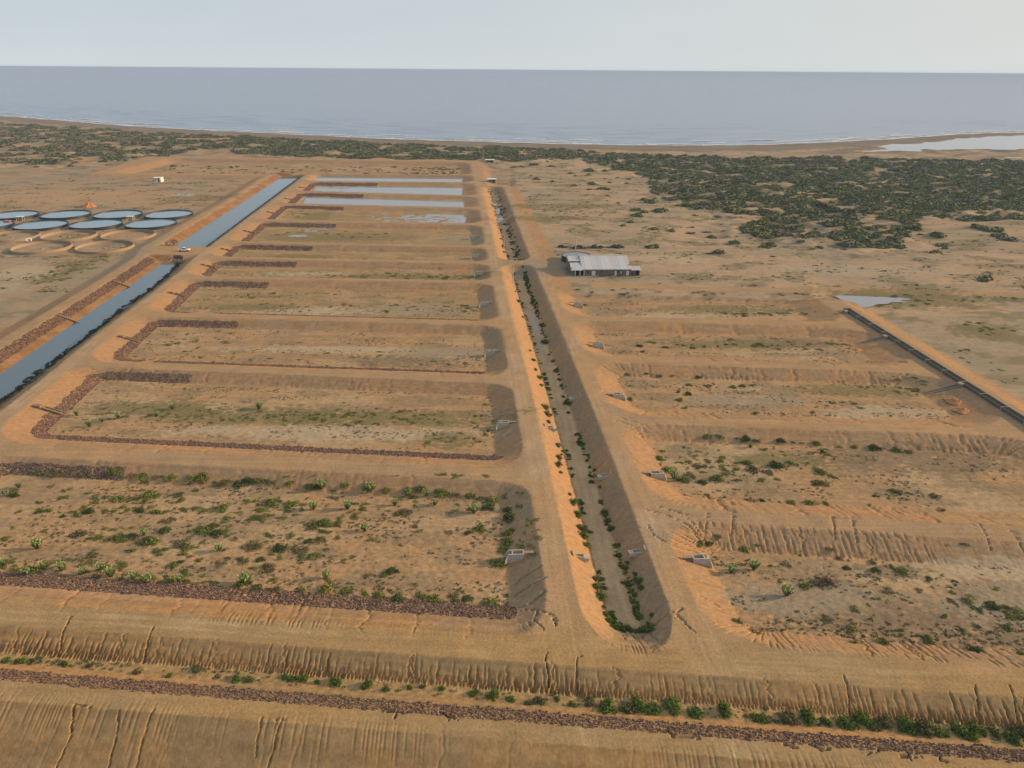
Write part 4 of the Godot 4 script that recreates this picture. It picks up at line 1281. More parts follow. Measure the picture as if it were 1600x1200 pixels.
	for d in [[23.6, 338.2, 2.6, "leftmost small heap of black plastic sheeting behind the building"], [31.5, 337.0, 4.4, "large crumpled heap of black plastic sheeting behind the round reservoir"], [40.0, 338.4, 4.2, "long heap of black plastic sheeting, second from the right"], [49.5, 338.6, 4.4, "rightmost heap of black plastic sheeting behind the building"]]:
		st = begin()
		var n := 20
		for a in n:
			for r in 6:
				var p := []
				for c in [[a, r], [a + 1, r], [a + 1, r + 1], [a, r + 1]]:
					var th: float = TAU * (c[0] % n) / n
					var rr: float = d[2] * c[1] / 6.0 * (1.0 + 0.3 * nz.get_noise_2d(cos(th) * 1.4 + d[0], sin(th) * 1.4))
					var x := cos(th) * rr
					var z := sin(th) * rr * 0.55
					var hh := (1.0 - pow(c[1] / 6.0, 2.0)) * (0.8 + 0.6 * nz.get_noise_2d(x * 0.8 + d[0], z * 1.1) + 0.3 * nz.get_noise_2d(x * 2.2, z * 2.4)) + 0.03
					p.append(Vector3(x, maxf(hh, 0.02), z))
				quad(st, p[0], p[1], p[2], p[3])
		var o := obj("plastic_sheet_heap", st, M["plastic"])
		o.position = at3(d[0], d[1])
		tag(o, d[3], "plastic sheeting", "heaps of black sheeting")

func hut(at: Vector3, w: float, dp: float, h: float, label: String, flat: bool) -> void:
	at.y = ground(at.x, -at.z)
	var t := thing("hut", label, "hut", at, 0.03)
	var st := begin()
	bx(st, Vector3(0, h * 0.5, -dp * 0.5 + 0.1), Vector3(w, h, 0.2)); bx(st, Vector3(-w * 0.5 + 0.1, h * 0.5, 0.1), Vector3(0.2, h, dp - 0.2))
	bx(st, Vector3(w * 0.5 - 0.1, h * 0.5, 0.1), Vector3(0.2, h, dp - 0.2)); bx(st, Vector3(-w * 0.12, h * 0.5, dp * 0.5 - 0.1), Vector3(w * 0.5, h, 0.19))
	bx(st, Vector3(w * 0.40, h * 0.5, dp * 0.5 - 0.1), Vector3(w * 0.17, h, 0.19))
	obj("wall", st, M["greenwall"] if flat else M["white"], t)
	st = begin(); bx(st, Vector3(w * 0.22, h * 0.45, dp * 0.5 - 0.32), Vector3(w * 0.2, h * 0.88, 0.06)); obj("door", st, M["dark"], t)
	st = begin()
	bx(st, Vector3(0, h + 0.14, 0), Vector3(w + 1.4, 0.24, dp + 1.4) if flat else Vector3(w + 0.3, 0.24, dp + 0.3))
	obj("roof", st, M["white"], t)
	st = begin(); bx(st, Vector3(-w * 0.15, h * 0.6, dp * 0.5 + 0.02), Vector3(1.1, 0.9, 0.06)); obj("window", st, M["glass"], t)

func flume() -> void:
	var t := thing("supply_channel", "long straight raised concrete water channel along the right ponds", "water channel", Vector3(pl(FL, 241.0), 2.3, -241.0), atan2(pl(FL, 100.0) - pl(FL, 241.0), 141.0))
	var st := begin()
	# one U shaped length
	for s in [-1.0, 1.0]:
		hexa(st, [Vector3(s * 0.75, 0, 0.04), Vector3(s * 0.75, 0, 7.96), Vector3(s * 0.98, 0, 7.96), Vector3(s * 0.98, 0, 0.04), Vector3(s * 0.98, 1.25, 0.04), Vector3(s * 0.98, 1.25, 7.96), Vector3(s * 1.2, 1.25, 7.96), Vector3(s * 1.2, 1.25, 0.04)])
	bx(st, Vector3(0, 0.08, 4.0), Vector3(1.5, 0.16, 7.9))
	st.generate_normals()
	var sec := st.commit()
	st = begin()
	for s in [-1.0, 1.0]: bx(st, Vector3(s * 1.12, 0.64, 8.0), Vector3(0.34, 1.32, 0.14))
	bx(st, Vector3(0, 1.22, 8.0), Vector3(2.0, 0.08, 0.12)); bx(st, Vector3(0, -0.1, 8.0), Vector3(2.4, 0.3, 0.5))
	st.generate_normals()
	var jo := st.commit()
	for k in 20:
		for d in [["channel_length", sec, "concrete_dark"], ["joint_collar", jo, "concrete_light"]]:
			var o := MeshInstance3D.new()
			o.mesh = d[1]; o.material_override = M[d[2]]; o.name = d[0]
			o.position = Vector3(0, 0, 8.0 * k)
			t.add_child(o, true)
	t.scale = Vector3(0.82, 0.9, 1.0)
	st = begin(); bx(st, Vector3(0, 0.6, -0.5), Vector3(2.6, 1.5, 0.8)); obj("end_block", st, M["concrete_dark"], t)
	var c: Node3D = null
	var k := 0
	for F in [239.0, 213.5, 176.0]:
		k += 1
		var lb: String = "concrete branch chute down from the raised channel, %s" % ["", "farthest one", "second farthest one", "the pale one in the middle"][k]
		var at := Vector3(pl(FL, F) - 1.25, 2.3, -F)
		if c == null:
			c = thing("branch_chute", lb, "chute", at, 0.12, "branches of the raised channel")
			st = begin(); bx(st, Vector3(-0.5, 0.45, 0), Vector3(1.2, 1.3, 1.6)); obj("gate_box", st, M["concrete"], c)
			var tilt := Basis(Vector3.BACK, 0.235)
			for s in [-0.5, 0.5]:
				st = begin(); bx(st, Vector3(-5.8, -0.75, s), Vector3(9.6, 0.55, 0.18), tilt); obj("rail", st, M["concrete"], c)
			st = begin(); bx(st, Vector3(-5.8, -0.9, 0), Vector3(9.6, 0.2, 0.8), tilt); obj("chute_floor", st, M["concrete_dark"], c)
		else:
			copy(c, "branch_chute", lb, at, 0.12)

func building() -> void:
	var t := thing("farm_building", "long low building with pale metal roofs beside the ditch crossing", "building", Vector3(39.0, 2.15, -287.5), 0.045)
	var st := begin()
	# walls in lengths between the openings; front is +z, length along x from -14.6 to 13.6
	var open := [[-13.2, -9.6, 0.0, 2.3, "dark"], [-6.4, -4.8, 0.0, 2.1, "white"], [3.2, 4.1, 0.0, 2.1, "white"], [5.6, 6.2, 0.9, 1.9, "white"], [8.0, 9.2, 0.0, 2.1, "white"], [10.3, 10.9, 0.3, 2.1, "dark"], [12.0, 13.3, 0.0, 2.2, "dark"], [-8.3, -7.7, 1.2, 1.9, "dark"], [-2.6, -2.0, 1.2, 1.9, "dark"], [4.5, 5.1, 1.3, 1.9, "dark"]]
	open.sort_custom(func(a, b): return a[0] < b[0])
	var x := -14.6
	for o in open:
		bx(st, Vector3((x + o[0]) * 0.5, 1.25, 0), Vector3(o[0] - x, 2.5, 0.25))
		if o[3] < 2.5: bx(st, Vector3((o[0] + o[1]) * 0.5, (2.5 + o[3]) * 0.5, 0), Vector3(o[1] - o[0], 2.5 - o[3], 0.24))
		if o[2] > 0.0: bx(st, Vector3((o[0] + o[1]) * 0.5, o[2] * 0.5, 0), Vector3(o[1] - o[0], o[2], 0.24))
		x = o[1]
	bx(st, Vector3((x + 13.6) * 0.5, 1.25, 0), Vector3(13.6 - x, 2.5, 0.25))
	bx(st, Vector3(-14.5, 1.6, -6.6), Vector3(0.25, 3.2, 12.9)); bx(st, Vector3(9.6, 2.0, -11.0), Vector3(0.25, 4.0, 16.0)); bx(st, Vector3(13.5, 1.25, -1.7), Vector3(0.24, 2.5, 3.1))
	bx(st, Vector3(-2.5, 1.6, -22.0), Vector3(24.0, 3.2, 0.25)); bx(st, Vector3(-14.5, 1.6, -17.5), Vector3(0.25, 3.2, 8.9))
	for s in [-10.2, 9.7]:
		tri(st, Vector3(s, 2.4, -0.2), Vector3(s, 2.4, -22.2), Vector3(s, 5.6, -11.2))
	obj("wall", st, M["block"], t)
	for o in open:
		st = begin()
		bx(st, Vector3((o[0] + o[1]) * 0.5, (o[2] + o[3]) * 0.5, -0.12 if o[4] == "white" else -0.5), Vector3(o[1] - o[0] - 0.04, o[3] - o[2] - 0.04, 0.06))
		obj("door" if o[2] < 0.1 else "window", st, M["white"] if o[4] == "white" else M["dark"], t)
	for px in [-13.3, -11.4, -9.7]:
		st = begin(); bx(st, Vector3(px, 1.22, 0.9), Vector3(0.22, 2.44, 0.22)); obj("porch_post", st, M["white"], t)
	var sheet_row := func(x0: float, x1: float, n: int, z0: float, y0: float, z1: float, y1: float) -> void:
		for k in n:
			var a := lerpf(x0, x1, float(k) / n)
			var b := lerpf(x0, x1, (k + 1.0) / n)
			var s2 := begin()
			var lift := 0.03 * (k % 2)
			hexa(s2, [Vector3(a, y0 + lift, z0), Vector3(a, y1 + lift, z1), Vector3(b + 0.04, y1 + lift, z1), Vector3(b + 0.04, y0 + lift, z0), Vector3(a, y0 + 0.1 + lift, z0), Vector3(a, y1 + 0.1 + lift, z1), Vector3(b + 0.04, y1 + 0.1 + lift, z1), Vector3(b + 0.04, y0 + 0.1 + lift, z0)])
			var ribs := int((b - a) / 0.6)
			for r in ribs:
				var rx := lerpf(a, b, (r + 0.5) / ribs)
				quad(s2, Vector3(rx - 0.07, y0 + 0.1 + lift, z0), Vector3(rx - 0.07, y1 + 0.1 + lift, z1), Vector3(rx, y1 + 0.17 + lift, z1), Vector3(rx, y0 + 0.17 + lift, z0))
				quad(s2, Vector3(rx + 0.07, y0 + 0.1 + lift, z0), Vector3(rx + 0.07, y1 + 0.1 + lift, z1), Vector3(rx, y1 + 0.17 + lift, z1), Vector3(rx, y0 + 0.17 + lift, z0))
			obj("roof_sheet", s2, M[["roof", "roof2", "roof", "roof3", "roof2"][(k * 3 + n) % 5]], t)
	sheet_row.call(-10.4, 9.9, 14, -11.3, 5.75, 0.2, 2.62)
	sheet_row.call(-10.4, 9.9, 14, -11.3, 5.75, -22.6, 2.62)
	sheet_row.call(-15.0, -10.44, 3, -6.2, 3.95, 1.3, 2.55)
	sheet_row.call(-15.4, -10.44, 3, -12.6, 5.3, -6.9, 4.35)
	sheet_row.call(9.94, 14.0, 3, -3.6, 3.0, 1.2, 2.5)
	st = begin(); bx(st, Vector3(-0.5, 5.88, -11.3), Vector3(20.4, 0.1, 0.7)); obj("ridge_cap", st, M["roof"], t)
	st = begin(); bx(st, Vector3(-12.8, 3.9, -6.95), Vector3(4.5, 0.75, 0.1)); obj("clerestory", st, M["dark"], t)
	var r := thing("reservoir", "round grey covered reservoir with dark rim behind the left wing of the building", "tank", at3(28.2, 313.0), 0.0)
	obj("wall", ring_mesh([Vector2(6.6, -0.2), Vector2(6.6, 2.6), Vector2(6.3, 2.6), Vector2(6.3, 2.3)]), M["liner"], r)
	obj("cover", ring_mesh([Vector2(6.3, 2.42), Vector2(3.0, 2.5), Vector2(0.0, 2.55)]), M["cover"], r)
	# things standing about in front
	for d in [[34.0, 284.3, "left of two low wooden trestles before the building"], [41.5, 284.0, "right of two low wooden trestles before the building"]]:
		var w := thing("trestle", d[2], "trestle", at3(d[0], d[1]), 0.3, "trestles")
		st = begin(); bx(st, Vector3(0, 0.85, 0), Vector3(2.2, 0.12, 0.5)); obj("top", st, M["wood"], w)
		for s in [-0.8, 0.8]:
			st = begin(); bx(st, Vector3(s, 0.4, 0.18), Vector3(0.14, 0.84, 0.14)); obj("leg", st, M["wood"], w)
			st = begin(); bx(st, Vector3(s, 0.4, -0.18), Vector3(0.14, 0.84, 0.14)); obj("leg", st, M["wood"], w)

func milkweed() -> Node3D:
	# upright shrub of bare stems with broad pale leaves in pairs
	var t := thing("milkweed_shrub", "", "shrub", Vector3.ZERO, 0.0, "upright pale leaved shrubs")
	var g := RandomNumberGenerator.new(); g.seed = 77
	var st := begin()
	var lf := SurfaceTool.new(); lf.begin(Mesh.PRIMITIVE_TRIANGLES)
	for k in 18:
		var a := TAU * k / 18.0 + g.randf() * 0.5
		var lean := g.randf_range(0.1, 0.85)
		var ln := g.randf_range(0.8, 1.45)
		var d := Vector3(cos(a) * lean, 1.0, sin(a) * lean).normalized()
		var root := Vector3(cos(a), 0, sin(a)) * 0.12
		var tip := root + d * ln
		tube(st, root, tip, 0.035, 0.015, 4)
		for j in 9:
			var p := root.lerp(tip, 0.3 + 0.7 * j / 8.0)
			for s in [-1.0, 1.0]:
				var az := a + PI * 0.5 * (j % 2) + (0.0 if s > 0.0 else PI) + g.randf_range(-0.3, 0.3)
				var out := Vector3(cos(az), g.randf_range(0.5, 1.2), sin(az)).normalized()
				var side := out.cross(Vector3.UP).normalized() * 0.10
				var m := p + out * 0.14
				var e := p + out * 0.30
				var c := Color(0.30, 0.36, 0.14) if g.randf() < 0.55 else Color(0.18, 0.25, 0.08)
				lf.set_color(c * g.randf_range(0.8, 1.2)); lf.set_normal(out.cross(side).normalized() * -1.0)
				for v in [p, m - side, e, p, e, m + side]: lf.add_vertex(v)
	obj("stem", st, M["twig"], t)
	var o := MeshInstance3D.new()
	o.mesh = lf.commit(); o.material_override = M["leaf"]; o.name = "leaves"
	t.add_child(o, true)
	return t

func pairs(a: Array) -> Array:
	var o := []
	for k in range(0, a.size(), 2): o.append(Vector2(a[k], a[k + 1]))
	o.sort_custom(func(p, q): return p.x / p.y < q.x / q.y)
	return o

func plants() -> void:
	var P := {
		"P1row": [-101.2, 130.7, -96.9, 130.5, -90.4, 129.8, -84.4, 130.1, -80.5, 129.2, -77.7, 129.0, -74.3, 128.7, -71.4, 128.5, -67.3, 128.3, -64.9, 128.4, -60.7, 126.9, -56.9, 126.5, -54.8, 127.2, -52.8, 127.3, -50.7, 127.1, -45.9, 126.6, -41.7, 125.7, -39.7, 125.7, -36.8, 124.8, -34.4, 125.8, -29.6, 125.4, -25.5, 124.4, -20.9, 124.3, -18.3, 124.5, -14.2, 123.6, -11.6, 123.2, -8.3, 122.8, -5.7, 122.3, -3.7, 121.2, -0.7, 117.8, -0.3, 114.6, -0.1, 110.5, -0.4, 107.5, -1.2, 105.6, -1.8, 101.6],
		"P1": [-102.6, 123.4, -100.4, 122.0, -95.3, 125.4, -91.8, 124.0, -90.9, 124.8, -86.1, 123.1, -82.1, 121.8, -83.8, 121.3, -78.6, 121.3, -76.5, 120.9, -73.9, 122.4, -72.0, 122.4, -69.4, 122.4, -67.6, 122.7, -79.6, 120.6, -96.1, 116.4, -92.3, 116.2, -90.7, 116.7, -86.6, 115.0, -84.3, 115.4, -82.3, 116.3, -79.5, 116.8, -77.6, 116.8, -75.3, 117.3, -72.6, 116.9, -69.3, 116.5, -94.1, 111.3, -93.0, 107.7, -80.3, 109.3, -77.7, 107.9, -76.1, 108.1, -76.4, 110.9, -71.8, 111.4, -69.6, 111.8, -72.5, 108.0, -70.1, 108.0, -67.5, 106.7, -66.0, 107.1, -68.3, 104.4, -63.7, 104.5, -62.4, 104.9, -62.7, 103.4, -65.9, 113.7, -65.2, 110.2, -60.4, 110.3, -58.2, 110.7, -55.4, 109.8, -52.8, 109.2, -56.7, 111.6, -74.5, 103.4, -60.0, 106.4, -58.5, 104.9, -58.6, 103.4, -59.1, 100.4, -57.8, 101.3, -55.0, 101.8, -53.5, 99.6, -50.9, 101.0, -50.2, 102.3, -58.7, 118.2, -56.9, 118.4, -53.6, 118.0, -54.8, 114.5, -49.9, 114.6, -65.0, 124.4, -47.2, 101.8, -44.8, 99.7, -46.9, 105.8, -47.9, 120.1, -46.1, 120.6, -41.3, 119.5, -48.2, 115.0, -43.8, 117.3, -41.3, 121.9, -43.9, 119.5, -35.5, 121.9, -30.4, 115.9, -22.3, 116.2, -21.1, 116.9, -35.5, 113.1, -33.4, 112.7, -37.5, 112.0, -35.3, 110.6, -33.2, 114.8, -37.4, 107.4, -35.2, 108.0, -40.9, 109.4, -45.1, 109.3, -41.5, 105.1, -37.7, 104.2, -33.4, 105.2, -35.2, 103.3, -44.5, 102.1, -42.3, 99.7, -28.3, 103.1, -21.8, 98.2, -10.7, 120.0, -8.1, 118.4, -4.9, 118.9, -10.1, 111.3, -8.2, 110.4, -5.9, 111.8, -11.8, 110.7, -20.8, 99.1],
		"P1foot": [-85.4, 98.7, -82.4, 98.4, -78.3, 97.9, -70.8, 97.3, -66.2, 96.7, -63.3, 96.4, -61.9, 96.9, -59.2, 95.8, -57.6, 96.5, -55.0, 96.2, -50.1, 95.9, -45.1, 95.6, -42.5, 94.4, -39.2, 93.9, -34.9, 94.0, -30.9, 94.2, -27.4, 93.8, -24.1, 93.3, -21.3, 92.4, -18.4, 92.1, -14.5, 92.8, -12.6, 91.9, -9.6, 93.2, -9.2, 91.9, -7.3, 92.3, -2.9, 91.4, -0.8, 93.3],
		"cal": [-101.5, 124.9, -88.0, 99.9, -80.9, 99.4, -77.4, 98.8, -73.3, 97.8, -70.6, 98.9, -68.2, 97.4, -64.0, 96.7, -60.8, 95.8, -56.1, 96.2, -44.7, 96.0, -68.2, 109.0, -52.5, 104.6, -85.4, 104.9, -101.8, 122.0, -39.2, 125.2, -28.8, 124.4, -20.8, 123.3, -23.2, 119.6, -17.2, 122.9, -15.2, 119.7, -7.3, 117.1, -32.3, 118.1, -39.0, 118.0, -27.4, 110.9, -31.5, 97.3, -82.5, 97.5, 55.2, 144.3, 70.8, 142.2, 35.4, 129.3, 34.6, 130.3, 42.4, 100.2, 38.2, 99.4, 45.8, 93.6, -88.5, 158.1, -100.4, 155.1, -102.1, 152.4, -97.4, 156.9, -108.6, 158.5, -86.4, 162.5, -64.5, 162.9],
		"chan": [-64.5, 77.4, -60.9, 77.2, -53.4, 75.9, -48.4, 75.2, -45.0, 76.4, -38.7, 74.7, -36.9, 74.7, -31.9, 75.3, -30.8, 75.0, -29.2, 75.0, -27.1, 74.4, -24.5, 74.3, -20.0, 73.9, -17.2, 73.3, -14.0, 73.5, -12.3, 73.8, -9.5, 73.4, -4.9, 72.6, -2.3, 72.4, 0.1, 71.7, 4.3, 71.3, 2.5, 71.1, 6.5, 71.8, 10.9, 71.1, 8.6, 70.7, 16.0, 70.3, 17.4, 70.9, 19.0, 70.2, 22.0, 70.4, 25.0, 69.6, 29.0, 69.9, 33.4, 68.9, 13.4, 70.2, 37.0, 68.7, 39.9, 69.0, 42.2, 68.3, 44.8, 68.0, 47.5, 68.6, 48.2, 67.5, 50.0, 68.1, 53.1, 67.6, 54.7, 67.4, 59.2, 66.9, 61.6, 67.2, 63.6, 67.0, 66.2, 66.8, 67.3, 66.7, 65.3, 65.7, 56.5, 66.4, 60.2, 65.8, -71.1, 77.7, -73.4, 77.9, 46.8, 69.0, 52.3, 68.0],
		"ditchL": [9.1, 155.9, 10.2, 153.2, 10.8, 145.2, 11.9, 143.7, 10.6, 139.0, 10.4, 135.1, 10.5, 132.1, 12.0, 124.3, 12.5, 121.7, 13.1, 117.7, 13.3, 113.2, 13.5, 111.1, 13.8, 108.0, 14.6, 98.6, 14.6, 96.1, 15.0, 94.0, 15.3, 91.7, 15.4, 89.9, 15.8, 88.6, 16.7, 87.7, 17.4, 87.0, 18.4, 86.6, 19.5, 86.2, 20.8, 86.1, 21.9, 85.9, 1.0, 271.3, 2.2, 258.6, 3.7, 239.6, 5.5, 205.3, 6.3, 197.4, 6.8, 190.0, 7.8, 185.3, 8.0, 179.5, 8.6, 164.6, 9.0, 160.9],
		"ditchR": [15.6, 152.6, 16.2, 148.4, 16.8, 145.6, 17.2, 140.2, 17.5, 137.1, 17.2, 133.8, 17.2, 131.1, 18.8, 128.3, 18.5, 123.4, 18.7, 119.1, 19.0, 116.6, 19.3, 114.1, 20.1, 108.4, 19.8, 105.6, 20.6, 101.7, 21.6, 99.1, 21.9, 97.0, 22.0, 95.3, 20.5, 90.5, 22.6, 88.9, 21.9, 87.3, 6.3, 285.3, 7.3, 271.5, 7.8, 258.7, 9.7, 224.9, 10.7, 215.7, 11.4, 205.4, 12.4, 200.1, 13.1, 192.5, 13.3, 186.4, 13.9, 174.5, 14.5, 170.5, 14.6, 164.7],
		"Q2": [46.3, 148.2, 48.8, 148.2, 52.9, 147.7, 55.1, 147.4, 57.2, 146.8, 62.6, 146.6, 65.7, 146.3, 67.8, 146.0, 71.0, 145.8, 75.9, 144.9, 79.5, 144.7, 83.4, 144.1, 88.8, 143.3, 91.0, 142.5, 39.8, 144.1, 33.1, 138.7, 33.9, 133.7, 35.4, 132.1, 36.9, 129.5, 38.4, 131.4, 34.5, 142.2, 41.0, 135.4, 42.4, 135.5, 46.5, 137.7, 46.3, 134.2, 49.1, 134.2, 52.0, 137.0, 52.6, 134.2, 55.6, 132.9, 58.7, 135.7, 62.0, 137.1, 63.1, 136.3, 43.8, 130.2, 47.8, 129.7, 40.1, 128.8, 53.2, 129.8, 67.2, 133.1, 69.1, 131.3, 56.6, 130.3, 64.4, 128.7, 65.7, 128.7, 74.5, 124.1, 79.5, 125.7, 82.2, 125.2, 86.9, 124.1, 40.2, 123.7, 47.8, 122.4, 48.8, 121.9, 50.8, 122.2, 54.2, 121.3, 56.4, 121.3, 60.2, 121.1, 63.4, 121.2, 71.9, 120.6, 85.6, 119.2],
		"Q1": [38.2, 108.6, 34.6, 106.8, 36.0, 106.8, 35.6, 102.0, 42.5, 105.9, 45.1, 106.7, 52.0, 104.2, 48.6, 101.6, 49.8, 95.9, 57.6, 105.7, 58.6, 100.7, 58.6, 103.4, 64.2, 102.5, 63.4, 100.2, 67.0, 101.2, 68.1, 99.9, 71.9, 98.3, 68.5, 95.0, 63.1, 94.9, 73.9, 94.7, 72.5, 92.7, 75.2, 92.7, 75.0, 90.9, 75.9, 90.3, 78.5, 92.0, 78.9, 90.9, 80.7, 90.5, 81.6, 88.8, 80.3, 89.0, 69.4, 88.9, 70.4, 86.1, 73.3, 86.8, 77.9, 86.2, 50.2, 88.3, 55.7, 90.2, 53.3, 85.9, 60.7, 85.7, 63.1, 84.6, 64.1, 83.7, 70.0, 81.3, 52.2, 82.4, 56.7, 82.6, 76.2, 80.5, 36.1, 87.0, 35.1, 87.1, 37.6, 84.4],
		"Q3": [52.6, 184.8, 32.9, 186.3, 38.4, 186.4, 41.9, 185.5, 45.5, 185.6, 32.6, 178.7, 48.8, 179.8, 53.9, 179.1, 56.0, 180.4, 45.0, 174.7, 47.5, 173.9, 60.8, 178.3, 63.7, 179.2, 66.5, 179.7, 31.3, 170.0, 44.3, 169.8, 44.6, 164.8, 61.9, 162.1, 89.8, 168.2, 90.3, 165.6, 96.2, 163.0, 76.9, 163.1, 84.1, 168.5, 40.3, 209.4, 48.2, 208.4, 54.3, 210.8, 56.6, 208.6, 60.4, 209.3, 65.0, 209.9, 40.5, 205.0, 68.1, 211.7, 24.5, 250.6, 26.8, 252.2, 30.6, 264.5, 38.8, 266.4, 42.8, 263.1],
	}
	var green := [Color(0.115, 0.15, 0.032), Color(0.145, 0.18, 0.042), Color(0.085, 0.115, 0.026), Color(0.195, 0.20, 0.06)]
	var deep := [Color(0.07, 0.12, 0.022), Color(0.09, 0.14, 0.028), Color(0.05, 0.085, 0.017), Color(0.12, 0.16, 0.034)]
	var low := []
	var round_b := []
	var sorts := [green, green, green, [Color(0.075, 0.085, 0.030), Color(0.10, 0.10, 0.04), Color(0.13, 0.12, 0.06)], [Color(0.18, 0.19, 0.045), Color(0.14, 0.16, 0.04), Color(0.22, 0.21, 0.07)], [Color(0.17, 0.145, 0.085), Color(0.12, 0.115, 0.055), Color(0.10, 0.12, 0.035)], green, [Color(0.06, 0.085, 0.028), Color(0.08, 0.105, 0.035)]]
	for k in 8:
		low.append(leaf_cloud([460, 300, 520, 380, 340, 260, 420, 460][k], Vector3(1.15, [0.42, 0.3, 0.5, 0.36, 0.46, 0.3, 0.38, 0.55][k], [0.95, 0.7, 1.0, 1.1, 0.8, 0.9, 0.6, 0.9][k]), [0.12, 0.10, 0.13, 0.11, 0.14, 0.11, 0.12, 0.13][k], sorts[k], 30 + k).commit())
	for k in 4:
		round_b.append(leaf_cloud(520, Vector3(1.0, 0.95, 1.0), 0.13, deep if k < 3 else sorts[3], 60 + k).commit())
	var where := {
		"P1row": ["%s low green shrub from the left along the far bank of the nearest left pond", "low shrubs in the nearest left pond"],
		"P1": ["%s low green shrub from the left scattered over the nearest left pond", "low shrubs in the nearest left pond"],
		"P1foot": ["%s low green shrub from the left along the wide stone strip", "low shrubs in the nearest left pond"],
		"Q2": ["%s low green shrub from the left in the second pond right of the ditch", "low shrubs in the ponds right of the ditch"],
		"Q1": ["%s low green shrub from the left in the nearest pond right of the ditch", "low shrubs in the ponds right of the ditch"],
		"Q3": ["%s low green shrub from the left in the far ponds right of the ditch", "low shrubs in the ponds right of the ditch"],
		"chan": ["%s round dark green bush from the left in the narrow near channel", "bushes in the narrow channel"],
		"ditchL": ["%s dark green bush from the left along the lit side of the ditch", "bushes in the drainage ditch"],
		"ditchR": ["%s dark green bush from the left along the shaded side of the ditch", "bushes in the drainage ditch"]}
	var extra := []
	var extra_c := []
	var made := 0
	for key in ["P1row", "P1", "P1foot", "Q1", "Q2", "chan", "ditchL", "ditchR", "Q3"]:
		var n := 0
		for p in pairs(P[key]):
			var dark: bool = key in ["chan", "ditchL", "ditchR"]
			var s := 0.7 + 1.25 * pow(rng.randf(), 1.5)
			if key == "P1row": s = rng.randf_range(1.4, 2.1)
			if key == "chan": s = rng.randf_range(0.7, 1.4) * (1.2 if p.x > 10.0 else 0.85)
			if key in ["ditchL", "ditchR"]: s = 0.6 + 1.0 * pow(rng.randf(), 1.5)
			if key in ["Q1", "Q3"]: s = rng.randf_range(0.75, 1.4)
			var at := at3(p.x, p.y, -0.04)
			var turn := rng.randf() * TAU
			var sc := Vector3(s, s * rng.randf_range(0.7, 1.15), s * rng.randf_range(0.75, 1.05))
			if not dark and made >= 296:
				extra.append(Transform3D(Basis(Vector3.UP, turn).scaled(sc), at)); extra_c.append(Color(1, 1, 1))
				continue
			if not dark: made += 1
			n += 1
			var o := MeshInstance3D.new()
			o.mesh = round_b[rng.randi() % 4] if dark else low[rng.randi() % 8]
			o.material_override = M["leaf"]
			o.name = numbered("round_bush" if dark else "low_shrub")
			add_child(o, true)
			o.position = at; o.rotation.y = turn; o.scale = sc
			tag(o, where[key][0] % ordinal(n), "bush" if dark else "shrub", where[key][1])
	# the upright pale shrubs
	var mk := milkweed()
	var n := 0
	for p in pairs(P["cal"]):
		n += 1
		var lb := "%s upright pale leaved shrub from the left on the pond floors" % ordinal(n)
		var s := rng.randf_range(0.8, 1.35)
		if n == 1:
			mk.position = at3(p.x, p.y); mk.set_meta("label", lb)
		else: copy(mk, "milkweed_shrub", lb, at3(p.x, p.y), rng.randf() * TAU, Vector3.ONE * s)
	# the dry brush heap and the single large bush on the right
	var st := begin()
	for k in 260:
		var a := rng.randf() * TAU
		var r := rng.randf() * 1.6
		var p := Vector3(cos(a) * r * 1.5, rng.randf() * 0.9 * (1.0 - r / 2.0), sin(a) * r)
		var d := Vector3(rng.randfn(), absf(rng.randfn()) * 0.7, rng.randfn()).normalized() * rng.randf_range(0.4, 0.9)
		tube(st, p, p + d, 0.03, 0.012, 3)
	var bh := obj("brush_heap", st, M["brush"])
	bh.position = at3(53.6, 96.6)
	tag(bh, "dark heap of dry bare branches on the nearest right pond floor", "brush heap")
	# small plants nobody could count
	var tuft := leaf_cloud(16, Vector3(0.34, 0.2, 0.34), 0.13, [Color(1, 1, 1), Color(0.8, 0.8, 0.8)], 5, 0.2).commit()
	var sets := {"green": [[], []], "dry": [[], []]}
	var F := 0.0
	for k in 72000:
		if k % 60 == 0:
			F = 64.0 + 260.0 * pow(rng.randf(), 1.5)
			set_row(F)
		var X := rng.randf_range(-135.0, 128.0) if F > 130.0 else rng.randf_range(-95.0, 88.0)
		var h := height(X)
		if not ((m_zone >= 10) or m_zone == 6): continue
		var v := nz.get_noise_2d(X * 0.05, F * 0.12 + 4.0) + 0.5 * nz.get_noise_2d(X * 0.3, F * 0.5)
		if m_zone == 6: v += 0.5
		if rng.randf() > clampf(0.16 + v * 0.75, 0.02, 0.9): continue
		var s := rng.randf_range(0.5, 1.35)
		var g: bool = rng.randf() < (0.42 if F < 130.0 else 0.3) + v * 0.3
		var c := Color(0.10, 0.115, 0.045) if g else (Color(0.15, 0.115, 0.065) if rng.randf() < 0.6 else Color(0.24, 0.20, 0.11))
		var w := rng.randf_range(0.7, 1.2)
		var set_: Array = sets["green" if g else "dry"]
		set_[0].append(Transform3D(Basis(Vector3.UP, rng.randf() * TAU).scaled(Vector3(s, s * 0.8, s)), Vector3(X, h, -F - rng.randf_range(-0.22, 0.22))))
		set_[1].append(Color(c.r * w, c.g * w, c.b * w))
	var wild := [[], []]
